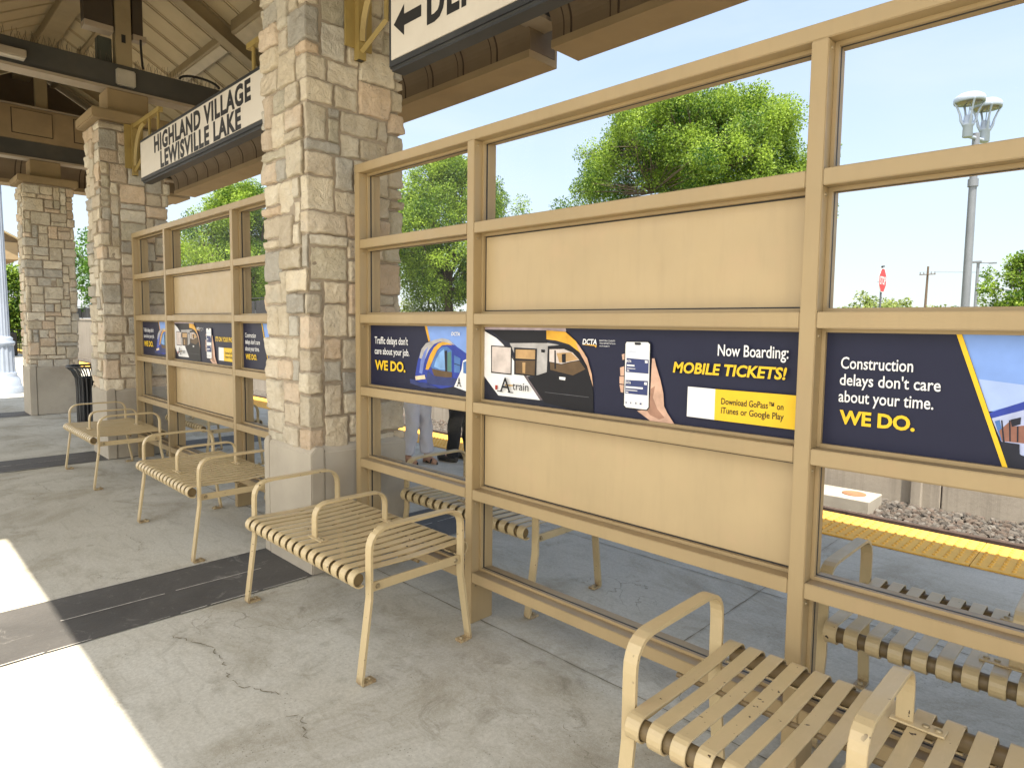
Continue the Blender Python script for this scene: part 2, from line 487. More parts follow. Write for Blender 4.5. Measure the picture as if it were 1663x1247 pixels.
A2B=[
 ('skin',[(2.03,1.376),(2.041,1.377),(2.049,1.349),(2.07,1.295),(2.084,1.246),(2.089,1.196),(2.105,1.17),(2.143,1.124),(2.029,1.133),(1.968,1.166),(2.021,1.178),(2.026,1.235)]),
 ('skinshade',[(2.028,1.258),(2.047,1.271),(2.039,1.225),(2.06,1.182),(2.093,1.152),(2.068,1.143),(2.028,1.156),(2.015,1.169),(2.024,1.184)]),
 ('skin',[(1.889,1.386),(1.905,1.391),(1.906,1.367),(1.893,1.364)]),
 ('skin',[(1.882,1.333),(1.905,1.34),(1.904,1.301),(1.885,1.3)]),
 ('skin',[(1.881,1.297),(1.904,1.298),(1.903,1.267),(1.882,1.268)]),
 ('skin',[(1.882,1.264),(1.903,1.264),(1.901,1.233),(1.889,1.234)]),
 ('black',[(1.903,1.428),(1.909,1.439),(2.013,1.442),(2.023,1.433),(2.025,1.425),(2.025,1.184),(2.015,1.171),(1.914,1.171),(1.903,1.18)]),
 ('white',[(1.907,1.428),(1.912,1.437),(2.011,1.438),(2.02,1.431),(2.021,1.185),(2.012,1.175),(1.916,1.175),(1.907,1.183)]),
 ('black',[(1.948,1.433),(1.953,1.436),(1.976,1.436),(1.981,1.431),(1.976,1.426),(1.953,1.426)]),
 ('paleblue',[(1.913,1.404),(2.018,1.403),(2.017,1.394),(1.913,1.395)]),
 ('card',[(1.914,1.373),(2.017,1.37),(2.017,1.316),(1.912,1.317)]),
 ('card',[(1.912,1.285),(2.016,1.288),(2.015,1.231),(1.911,1.231)]),
 ('white',[(2,1.367),(2.013,1.366),(2.013,1.357),(2.001,1.357)]),
 ('white',[(2,1.282),(2.012,1.282),(2.012,1.271),(2,1.272)]),
 ('white',[(1.917,1.348),(1.953,1.347),(1.953,1.341),(1.918,1.341)]),
 ('white',[(1.918,1.334),(1.957,1.333),(1.958,1.331),(1.918,1.331)]),
 ('white',[(1.918,1.326),(1.929,1.325),(1.929,1.321),(1.918,1.322)]),
 ('white',[(1.915,1.261),(1.995,1.261),(1.995,1.254),(1.915,1.253)]),
 ('white',[(1.915,1.247),(1.97,1.247),(1.97,1.244),(1.915,1.244)]),
 ('white',[(1.915,1.239),(1.928,1.238),(1.928,1.234),(1.915,1.235)]),
 ('card',[(1.916,1.198),(1.921,1.198),(1.921,1.191),(1.917,1.191)]),
 ('card',[(1.939,1.199),(1.943,1.199),(1.943,1.192),(1.939,1.192)]),
 ('card',[(1.963,1.2),(1.967,1.2),(1.967,1.193),(1.963,1.193)]),
 ('card',[(1.983,1.199),(1.991,1.2),(1.991,1.193),(1.983,1.193)]),
 ('white',[(2.191,1.28),(2.3,1.279),(2.3,1.168),(2.19,1.169)]),
 ('yellow',[(2.3,1.279),(2.59,1.28),(2.59,1.167),(2.3,1.168)]),
 ('gold',[(1.693,1.422),(1.754,1.421),(1.768,1.418),(1.763,1.409),(1.756,1.416),(1.693,1.419)]),
]
A3=[
 ('sky',[(3.022,1.491),(3.38,1.487),(3.387,1.374),(3.17,1.287),(3.095,1.279)]),
 ('skypale',[(3.067,1.366),(3.166,1.357),(3.385,1.409),(3.388,1.359),(3.169,1.31),(3.095,1.279)]),
 ('trainblue',[(3.095,1.274),(3.114,1.285),(3.169,1.313),(3.383,1.441),(3.386,1.391),(3.17,1.291),(3.102,1.261)]),
 ('silverblue',[(3.102,1.261),(3.17,1.291),(3.386,1.391),(3.401,1.149),(3.178,1.157),(3.168,1.173),(3.128,1.198)]),
 ('glassblue',[(3.109,1.254),(3.12,1.259),(3.133,1.202),(3.125,1.203)]),
 ('rust',[(3.12,1.229),(3.144,1.26),(3.151,1.245),(3.188,1.253),(3.191,1.202),(3.128,1.202)]),
 ('dark',[(3.143,1.262),(3.165,1.271),(3.165,1.252),(3.147,1.243)]),
 ('dark',[(3.123,1.258),(3.126,1.259),(3.134,1.2),(3.13,1.201)]),
 ('dark',[(3.14,1.26),(3.143,1.261),(3.147,1.204),(3.144,1.204)]),
 ('dark',[(3.158,1.246),(3.161,1.247),(3.163,1.204),(3.16,1.204)]),
 ('glassblue',[(3.205,1.282),(3.256,1.307),(3.261,1.22),(3.208,1.213)]),
 ('glassblue',[(3.273,1.316),(3.337,1.344),(3.343,1.238),(3.278,1.226)]),
 ('dark',[(3.125,1.201),(3.166,1.199),(3.168,1.171),(3.177,1.169),(3.4,1.159),(3.403,1.113),(3.145,1.127)]),
 ('yellow',[(3.009,1.491),(3.022,1.491),(3.146,1.128),(3.135,1.126)]),
]
TX=[
 ('A1',"Traffic delays don't",0.116,1.3795,0.446,0.041,'white',0,'c'),
 ('A1','care about your job.',0.116,1.3185,0.459,0.038,'white',0,'c'),
 ('A1','WE DO.',0.118,1.2275,0.423,0.055,'yellow',1,'b'),
 ('A1','DCTA',0.823,1.441,0.891,0.018,'white',1,'i'),
 ('A1','A',0.872,1.181,0.899,0.046,'black',0,'s'),
 ('A2','A',1.196,1.18,1.268,0.069,'black',0,'s'),
 ('A2','train',1.281,1.1965,1.384,0.037,'black',0,'s'),
 ('A2','DCTA',1.693,1.422,1.768,0.022,'white',1,'i'),
 ('A2','DENTON COUNTY',1.781,1.436,1.861,0.006,'white',0,'p'),
 ('A2','TRANSPORTATION',1.782,1.4255,1.861,0.005,'white',0,'p'),
 ('A2','AUTHORITY',1.782,1.414,1.834,0.005,'white',0,'p'),
 ('A2','Now Boarding:',2.305,1.399,2.554,0.04,'white',0,'c'),
 ('A2','MOBILE TICKETS!',2.127,1.33,2.551,0.039,'yellow',1,'i'),
 ('A2','Download GoPass™ on',2.325,1.2275,2.545,0.022,'black',0,'c'),
 ('A2','iTunes or Google Play',2.325,1.195,2.547,0.022,'black',0,'c'),
 ('A2','DCTA',1.917,1.357,1.94,0.009,'white',1,'i'),
 ('A2','DCTA',1.916,1.271,1.94,0.01,'white',1,'i'),
 ('A3','Construction',2.713,1.376,2.91,0.036,'white',0,'c'),
 ('A3',"delays don't care",2.712,1.3245,2.981,0.035,'white',0,'c'),
 ('A3','about your time.',2.711,1.2715,2.966,0.036,'white',0,'c'),
 ('A3','WE DO.',2.716,1.204,2.923,0.042,'yellow',1,'b'),
]

TAN = (.36, .262, .136)
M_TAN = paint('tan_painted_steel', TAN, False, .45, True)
M_TANP = paint('tan_painted_panel', (.44, .328, .18), False, .4)
M_BENCH = paint('cream_painted_steel', (.50, .39, .22), True, .36)
M_BOLT = simple('dull_bolt_steel', (.34, .27, .16), .4, .2, 20, metal=.4)
M_SPIKE = simple('thin_steel_spikes', (.10, .08, .055), .6)
M_GASKET = simple('black_gasket', (.018, .016, .014), .6)
M_GLASS = mat_glass()
M_FLOOR = mat_concrete()
M_STONE = mat_stone()
M_MORTAR = simple('grey_mortar', (.33, .27, .20), .95, .2, 14, .6)
M_CAST = simple('cast_stone', (.40, .355, .285), .85, .1, 2.5, .25, spec=.3, dirt=(.27, .225, .17), dscale=1.6)
M_CAP = simple('cast_stone_cap', (.31, .225, .125), .85, .12, 3, .25, spec=.3, dirt=(.25, .18, .1), dscale=2)
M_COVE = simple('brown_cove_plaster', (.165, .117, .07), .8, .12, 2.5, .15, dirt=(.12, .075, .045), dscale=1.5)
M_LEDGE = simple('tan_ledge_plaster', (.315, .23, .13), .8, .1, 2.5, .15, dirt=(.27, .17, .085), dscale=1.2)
M_GROOVE = simple('groove_shadow_joint', (.05, .03, .018), .9)
M_BEAM = simple('dark_olive_steel', (.058, .055, .048), .5, .15, 3, dirt=(.09, .075, .055), dscale=2)
M_FLANGE = simple('tan_trim_and_lit_soffit', (.34, .275, .20), .6, .12, 3, dirt=(.3, .23, .16), dscale=2)
M_RAFTER = simple('tan_steel_rafter', (.29, .225, .125), .6, .12, 3, dirt=(.2, .15, .08), dscale=2)
M_DECK = simple('tan_roof_plank', (.47, .375, .225), .65, .1, 2, .1, dirt=(.35, .265, .145), dscale=1.4)
M_ROOF = simple('standing_seam_roof', (.38, .42, .46), .4, .06, 1)
M_BLACK = simple('black_powder_coat', (.012, .012, .013), .45, .3, 9)
M_SIGNB = simple('black_sign_case', (.022, .023, .024), .5, .2, 4, dirt=(.05, .05, .05))
M_SIGNW = simple('offwhite_sign_face', (.66, .60, .51), .5, .05, 1.3, dirt=(.5, .44, .36), dscale=.9)
M_INK = simple('black_lettering', (.012, .011, .01), .5)
M_BRACKET = simple('mustard_bracket_steel', (.33, .235, .075), .5, .12, 5, dirt=(.2, .13, .05), dscale=4)
M_WHITE = simple('white_gloss_paint', (.74, .76, .80), .35, .05, 3)
M_GALV = simple('grey_painted_pole', (.17, .185, .215), .45, .08, 3)
M_LAMPH = simple('lamp_head_paint', (.34, .40, .50), .4, .06, 4)
M_LENS = simple('lamp_reflector', (.25, .22, .18), .25, .2, 8, metal=.5)
M_WOODP = simple('weathered_pole_wood', (.13, .09, .065), .9, .2, 4)
M_BARK = simple('tree_bark', (.10, .075, .055), .95, .3, 12, .6)
M_RAIL = simple('rusty_rail_steel', (.055, .035, .027), .7, .3, 10)
M_WALL = mat_wall()
M_GROUND = mat_ground()
M_GRAVEL = mat_gravel()
M_BALLAST = mat_stones_attr()
M_BAND = mat_band()
M_TACT = mat_tactile()
M_LIME = simple('pale_mortar_line', (.48, .46, .42), .9, .3, 30)
M_CRACK = simple('dark_crack_dirt', (.19, .165, .115), .95, .3, 20)
M_SLAB = simple('pale_precast_slab', (.36, .33, .28), .9, .12, 3, .3)
M_RUST = simple('rusty_manhole', (.27, .13, .07), .9, .2, 8)
M_FABRIC = simple('black_fence_fabric', (.02, .022, .026), .8, .3, 2)
M_LEAF_A = mat_leaf('bright_elm_leaf', (.03, .09, .012), (.31, .44, .06), .40)
M_LEAF_B = mat_leaf('shrub_leaf', (.11, .17, .035), (.34, .40, .12), .35)
M_LEAF_C = mat_leaf('deep_green_leaf', (.035, .10, .014), (.13, .27, .035), .35)
M_SKIN = simple('skin', (.48, .27, .18), .55, .08, 20)
M_HAIR = simple('dark_hair', (.025, .016, .012), .6, .3, 60)
M_TROUSER_W = simple('pale_linen_cloth', (.66, .64, .66), .9, .06, 12, .3)
M_TROUSER_B = simple('black_cloth', (.012, .012, .014), .9, .3, 12, .3)
M_SHIRT_A = simple('sage_cloth', (.20, .26, .22), .9, .08, 12, .3)
M_SHIRT_B = simple('charcoal_cloth', (.06, .065, .08), .9, .08, 12, .3)
M_SHOE = simple('black_leather', (.015, .014, .014), .4, .2, 20)

# ------------------------------------------------------------------ ground, platform, track
def sheet(name, x0, x1, y0, y1, z, mat, kind='structure', nx=1, ny=1):
    vs = [(x0 + (x1 - x0) * i / nx, y0 + (y1 - y0) * j / ny, z) for j in range(ny + 1) for i in range(nx + 1)]
    fs = [(j * (nx + 1) + i, j * (nx + 1) + i + 1, (j + 1) * (nx + 1) + i + 1, (j + 1) * (nx + 1) + i) for j in range(ny) for i in range(nx)]
    m = MB(); m.add(vs, fs)
    return tag(m.build(name, mat), kind=kind)

PLAT_Y = 3.41
sheet('ground', -900, 600, -700, 900, -.86, M_GROUND)
b = MB(); b.box(-44.9, 40, -45, PLAT_Y, -.80, 0)
tag(b.build('platform', M_FLOOR), kind='structure')
b = MB(); b.box(-140, -45, -45, 7.0, -.83, -.01)
tag(b.build('lawn', M_GROUND), kind='structure')
b = MB(); b.box(-44.9, 40, PLAT_Y, 7.1, -.84, -.745)
tag(b.build('track_bed', M_GRAVEL), kind='structure')
b = MB(); b.box(-140, 120, 7.45, 220, -.83, 1.32)
tag(b.build('raised_ground', M_GROUND), kind='structure')

for k, (xl, xr) in enumerate([(-.694 + PITCH * i, -.051 + PITCH * i) for i in range(-1, 4)]):
    sheet('dark_paving_band', xl, xr, -15.9, 2.79, .004, M_BAND)
m = MB()
for i in range(-1, 4):
    for xx, w in ((-.694, .012), (-.366, .011), (-.051, .010)):
        x = xx + PITCH * i; y = -9.0
        while y < 2.7:
            L = random.uniform(.08, .5)
            if random.random() < .72 and not (-.27 < y + L / 2 < .41 and abs(xx + .366) < .3):
                a, c = random.uniform(-.004, .004), w * random.uniform(.3, 1)
                m.add([(x + a - c / 2, y, .008), (x + a + c / 2, y, .008), (x - a + c / 2, y + L, .008), (x - a - c / 2, y + L, .008)], [(0, 1, 2, 3)])
            y += L + random.uniform(.0, .06)
tag(m.build('paving_mortar_line', M_LIME), kind='structure')

# saw joint along the screen and wandering cracks
def ribbon(m, pts, w, z=.004, jit=.012, step=.03, gap=0):
    P = []
    for (a, b) in zip(pts[:-1], pts[1:]):
        n = max(1, int(math.dist(a, b) / step))
        P += [(a[0] + (b[0] - a[0]) * i / n, a[1] + (b[1] - a[1]) * i / n) for i in range(n)]
    P.append(pts[-1])
    P = [(p[0] + random.uniform(-jit, jit), p[1] + random.uniform(-jit, jit)) for p in P]
    vs, fs = [], []
    for i, p in enumerate(P):
        q = P[min(i + 1, len(P) - 1)]; o = P[max(i - 1, 0)]
        t = Vector((q[0] - o[0], q[1] - o[1])); t.normalize() if t.length else None
        h = w * random.uniform(.25, 1) / 2 * (0.3 if i in (0, len(P) - 1) else 1)
        vs += [(p[0] - t.y * h, p[1] + t.x * h, z), (p[0] + t.y * h, p[1] - t.x * h, z)]
        if i and random.random() > gap: fs.append((2 * i - 2, 2 * i - 1, 2 * i + 1, 2 * i))
    m.add(vs, fs)
m = MB()
for i in range(-1, 3):
    ribbon(m, [(PITCH * i + .05, .062), (PITCH * i + 3.7, .062)], .009, jit=.002, step=.05)
ribbon(m, [(-1.2, 1.45), (4.2, 1.45)], .007, jit=.002, step=.06)
ribbon(m, [(1.9, .42), (1.9, 2.78)], .007, jit=.002, step=.06)
tag(m.build('pavement_joint', M_CRACK), kind='structure')
m = MB()
for P, w in (([(.17, -1.11), (.27, -1.07), (.4, -1.02), (.56, -1.03), (.71, -1.06), (.8, -1.06), (.89, -1.02), (.94, -.99), (1.02, -.94)], .016),
             ([(1.15, -1.01), (1.17, -.97), (1.24, -.99), (1.32, -1.03)], .016),
             ([(-2.88, -1.39), (-2.98, -1.28), (-3.08, -1.17), (-3.29, -1.07), (-3.34, -.99), (-3.61, -1.0), (-3.77, -1.03)], .012),
             ([(-3.34, -.99), (-3.26, -.86), (-3.22, -.72)], .01),
             ([(-1.61, -.84), (-1.34, -.83), (-1.18, -.89)], .01),
             ([(1.9, -.3), (2.2, -.42), (2.35, -.6), (2.3, -.9)], .007),
             ([(2.2, 1.0), (2.6, 1.35), (2.7, 1.8)], .008)):
    ribbon(m, P, w * .45, jit=.011, step=.014, gap=.22)
tag(m.build('pavement_crack', M_CRACK), kind='structure')

# yellow tactile strip: slabs with truncated domes
t = MB().use(M_TACT)
x = -44.0
while x < 12:
    t.box(x + .002, x + .912, 2.80, PLAT_Y - .004, .002, .012); x += .915
xs = np.arange(-14, 7, .0603); ys = np.arange(2.86, 3.36, .0603)
gx, gy = np.meshgrid(xs, ys); gx = gx.ravel(); gy = gy.ravel()
nd = len(gx); ang = np.arange(6) * PI / 3
ring = lambda r, z: np.stack([gx[:, None] + r * np.cos(ang), gy[:, None] + r * np.sin(ang), np.full((nd, 6), z)], -1)
DV = np.concatenate([ring(.0140, .0115), ring(.0075, .0215)], 1).reshape(-1, 3)
base = np.arange(nd)[:, None, None] * 12
q = np.array([[k, (k + 1) % 6, 6 + (k + 1) % 6, 6 + k] for k in range(6)] + [[6, 7, 8, 9], [6, 9, 10, 11]])
strip = tag(t.build('tactile_strip'), kind='structure')
dm = np_mesh('tactile_dome', DV, (base + q[None]).reshape(-1, 4), M_TACT, strip); dm['kind'] = 'stuff'

# running rails
for yy in (4.26, 5.76):
    r = MB(); r.prism([(yy - .07, -.745), (yy + .07, -.745), (yy + .07, -.73), (yy + .012, -.71), (yy + .012, -.625), (yy + .036, -.615), (yy + .036, -.578), (yy - .036, -.578), (yy - .036, -.615), (yy - .012, -.625), (yy - .012, -.71), (yy - .07, -.73)], 'x', -44.9, 40)
    tag(r.build('running_rail', M_RAIL), 'rusty running rail half hidden below the platform edge' if yy < 5 else 'dark running rail beside the gravel and the yellow strip', 'rail')

# ballast stones
N = 11000
px = rng.uniform(-11, 5.5, N); py = 5.88 + (7.08 - 5.88) * rng.random(N) ** .9
pz = -.742 + .055 * np.clip((py - 5.9) / 1.0, 0, 1) * rng.uniform(.5, 1, N)
ph = (1 + 5 ** .5) / 2
ico = np.array([(-1, ph, 0), (1, ph, 0), (-1, -ph, 0), (1, -ph, 0), (0, -1, ph), (0, 1, ph), (0, -1, -ph), (0, 1, -ph), (ph, 0, -1), (ph, 0, 1), (-ph, 0, -1), (-ph, 0, 1)]) / 1.9
icf = np.array([(0, 11, 5), (0, 5, 1), (0, 1, 7), (0, 7, 10), (0, 10, 11), (1, 5, 9), (5, 11, 4), (11, 10, 2), (10, 7, 6), (7, 1, 8), (3, 9, 4), (3, 4, 2), (3, 2, 6), (3, 6, 8), (3, 8, 9), (4, 9, 5), (2, 4, 11), (6, 2, 10), (8, 6, 7), (9, 8, 1)])
sz = rng.uniform(.022, .05, N)[:, None, None] * rng.uniform(.6, 1.3, (N, 1, 3)) * rng.uniform(.8, 1.2, (N, 12, 1))
vv = ico[None] * sz
aa = rng.uniform(0, 2 * PI, N); ca, sa = np.cos(aa)[:, None], np.sin(aa)[:, None]
bb = rng.uniform(-.6, .6, N); cb, sb = np.cos(bb)[:, None], np.sin(bb)[:, None]
X, Y, Z = vv[..., 0], vv[..., 1], vv[..., 2] * .75
X, Z = X * cb - Z * sb, X * sb + Z * cb
X, Y = X * ca - Y * sa, X * sa + Y * ca
V = np.stack([X + px[:, None], Y + py[:, None], Z + pz[:, None]], -1).reshape(-1, 3)
Fc = (np.arange(N)[:, None, None] * 12 + icf[None]).reshape(-1, 3)
pal = np.array([(.36, .30, .25), (.22, .20, .18), (.44, .40, .36), (.15, .14, .135), (.37, .27, .22), (.30, .27, .24), (.25, .18, .14), (.5, .47, .43)])
tone = .27 * pal[rng.integers(0, len(pal), N)] * rng.uniform(.7, 1.1, (N, 1))
tone = np.concatenate([np.repeat(tone, 12, 0), np.ones((N * 12, 1))], 1)
tag(np_mesh('track_ballast', V, Fc, M_BALLAST, attrs={'tone': ('POINT', 'FLOAT_COLOR', tone)}), kind='stuff')

# precast slab with a rusty lid
sl = empty('utility_slab', (.4, 6.55, -.72), 'pale concrete slab with round rusty lid lying on the gravel', 'slab')
m = MB(); m.box(-.9, 1.13, 6.27, 6.80, -.78, -.555); m.build('slab_block', M_SLAB, sl, .008)
m = MB(); m.lathe([(.135, -.556), (.135, -.546), (.11, -.543)], .88, 6.55, 20); m.build('manhole_lid', M_RUST, sl)

# retaining wall with panel joints
rw = empty('retaining_wall', (0, 7.3, -.7), 'stained concrete retaining wall behind the gravel beside the track', 'wall')
m = MB(); x = -75.0
while x < 40:
    m.box(x + .006, x + 1.82, 7.1, 7.45, -.83, 1.46); x += 1.826
m.build('wall_panel', M_WALL, rw, .01)
m = MB(); m.box(-75, 40, 7.08, 7.5, 1.462, 1.56); m.build('wall_coping', M_WALL, rw, .01)
for xx in (1.38, -5.9):
    m = MB(); m.box(xx, xx + .12, 7.02, 7.098, -.8, 1.46); m.build('downpipe_rib', M_WALL, rw, .01)

# screened fence on top of the wall
fn = empty('screen_fence', (-30, 7.3, 1.56), 'black fabric screened fence on top of the retaining wall', 'fence')
m = MB(); xx = -70.0
while xx < -16.4:
    n = 6
    for k in range(n):
        x0, x1 = xx + 2.4 * k / n, xx + 2.4 * (k + 1) / n
        m.box(x0, x1, 7.27 + .02 * math.sin(k * 1.7), 7.285 + .02 * math.sin(k * 1.7), 1.60, 2.24 - .05 * math.sin(PI * (k + .5) / n))
    xx += 2.4
m.build('fence_fabric', M_FABRIC, fn)
m = MB(); m.tube([(-70, 7.3, 2.28), (-16.4, 7.3, 2.28)], .02, 6); m.build('fence_top_rail', M_BLACK, fn)
for k in range(24):
    m = MB(); m.tube([(-70 + 2.33 * k, 7.3, 1.56), (-70 + 2.33 * k, 7.3, 2.33)], .028, 6); m.build('fence_post', M_BLACK, fn)

# ------------------------------------------------------------------ shelter
CX = [-9.24, -4.81, -.37, 4.066]
def dz(y): return 5.70 - .565 * abs(y - .07)      # underside of the roof deck

PAL = [(.70, .605, .455), (.69, .56, .42), (.50, .465, .40), (.64, .56, .43), (.60, .54, .41), (.68, .53, .38), (.74, .67, .54), (.66, .565, .43), (.56, .52, .44), (.72, .63, .48), (.70, .62, .48), (.63, .54, .40)]

def stone_shaft(cx, cy, hx, hy, z0, z1, res, seed, parent, name='stone_shaft'):
    rs = random.Random(seed); nr = np.random.default_rng(seed)
    per = 4 * (hx + hy)
    cw, chh = per / 56, (z1 - z0) / round((z1 - z0) / .068)
    nx, nz = 56, round((z1 - z0) / chh)
    grid = [[0] * nx for _ in range(nz)]
    stones = []
    side_cells = [round(2 * hx / cw), round(2 * hy / cw)]
    for j in range(nz):
        for i in range(nx):
            if grid[j][i]: continue
            wv = rs.choice([3, 4, 4, 5, 5, 6, 6, 7, 8]); hv = rs.choice([1, 2, 2, 2, 2, 3, 3])
            if hv == 1: wv = max(wv, 5)
            if hv >= 3: wv = min(wv, 6)
            w = 0
            while w < wv and i + w < nx and not grid[j][i + w]: w += 1
            if i + w < nx and not grid[j][i + w] and (i + w + 1 >= nx or grid[j][i + w + 1]) and w < 8: w += 1
            h = 1
            while h < hv and j + h < nz and all(not grid[j + h][i + k] for k in range(w)): h += 1
            for a in range(h):
                for c in range(w): grid[j + a][i + c] = 1
            stones.append((i, j, w, h))
    corners = [0, 2 * hx, 2 * hx + 2 * hy, 4 * hx + 2 * hy, per]
    def place(s, out):
        s = s % per
        if s < corners[1]: a = s / (2 * hx); return cx - (hx + out) + a * 2 * (hx + out), cy - hy - out
        if s < corners[2]: a = (s - corners[1]) / (2 * hy); return cx + hx + out, cy - (hy + out) + a * 2 * (hy + out)
        if s < corners[3]: a = (s - corners[2]) / (2 * hx); return cx + (hx + out) - a * 2 * (hx + out), cy + hy + out
        a = (s - corners[3]) / (2 * hy); return cx - hx - out, cy + (hy + out) - a * 2 * (hy + out)
    # smooth random field for the rough faces
    ks = nr.normal(0, 1, (40, 3)) * np.array([14, 14, 14]) ; phs = nr.uniform(0, 6.28, 40); am = nr.uniform(.4, 1, 40)
    ks2 = nr.normal(0, 1, (40, 3)) * 48
    def field(p):
        return (np.sin(p @ ks.T + phs) * am).sum(-1) / 8 + .5 * (np.sin(p @ ks2.T + phs) * am).sum(-1) / 8
    V, F, T = [], [], []
    nb = 0
    for (i, j, w, h) in stones:
        g = .0055
        s0, s1 = i * cw + g + rs.uniform(-.003, .004), (i + w) * cw - g + rs.uniform(-.004, .003)
        za, zb = z0 + j * chh + g + rs.uniform(-.003, .004), z0 + (j + h) * chh - g + rs.uniform(-.004, .003)
        us = [s0, s0 + .003, s0 + .008] + list(np.linspace(s0 + .015, s1 - .015, max(3, int((s1 - s0) / res)))) + [s1 - .008, s1 - .003, s1]
        for c in corners[1:]:
            if s0 + .017 < c < s1 - .017:
                k = min(range(3, len(us) - 3), key=lambda q: abs(us[q] - c)); us[k] = c
        zs = np.array([za, za + .003, za + .008] + list(np.linspace(za + .015, zb - .015, max(3, int((zb - za) / res)))) + [zb - .008, zb - .003, zb])
        U, Z = np.meshgrid(us, zs)
        jit = .0028
        # wobbly outline
        wob = lambda a, f: jit * (np.sin(a * f + rs.uniform(0, 6)) + .6 * np.sin(a * f * 2.7 + rs.uniform(0, 6)))
        du = np.minimum(U - s0, s1 - U); dv = np.minimum(Z - za, zb - Z)
        ew = np.exp(-du / .02); ev = np.exp(-dv / .02)
        U2 = U + ew * wob(Z, 45) * np.where(U - s0 < s1 - U, 1, -1)
        Z2 = Z + ev * wob(U, 38) * np.where(Z - za < zb - Z, 1, -1)
        for k, uu in enumerate(us):
            if any(abs(uu - c) < 1e-9 for c in corners): U2[:, k] = uu
        d = np.minimum(du, dv)
        prof = np.clip(d / .009, 0, 1); prof = np.sqrt(1 - (1 - prof) ** 2)
        P0 = np.array([[(*place(U2[a, c], .02), Z2[a, c]) for c in range(len(us))] for a in range(len(zs))])
        proud = rs.uniform(.018, .036)
        tilt = rs.uniform(-.05, .05) * (U - (s0 + s1) / 2) + rs.uniform(-.06, .06) * (Z - (za + zb) / 2)
        out = -.004 + prof * (proud + np.clip(tilt, -.01, .01) + .0105 * field(P0 + rs.uniform(0, 9)))
        P = np.array([[(*place(U2[a, c], out[a, c]), Z2[a, c]) for c in range(len(us))] for a in range(len(zs))])
        nz_, nu_ = U.shape
        V.append(P.reshape(-1, 3))
        idx = nb + np.arange(nz_ * nu_).reshape(nz_, nu_)
        F.append(np.stack([idx[:-1, :-1], idx[:-1, 1:], idx[1:, 1:], idx[1:, :-1]], -1).reshape(-1, 4))
        c = PAL[rs.randrange(len(PAL))]; k = rs.uniform(.82, 1.1)
        T.append(np.tile(np.array([c[0] * k, c[1] * k, c[2] * k, 1.0]), (nz_ * nu_, 1)))
        nb += nz_ * nu_
    o = np_mesh(name, np.concatenate(V), np.concatenate(F), M_STONE, parent, True, {'tone': ('POINT', 'FLOAT_COLOR', np.concatenate(T))})
    return o

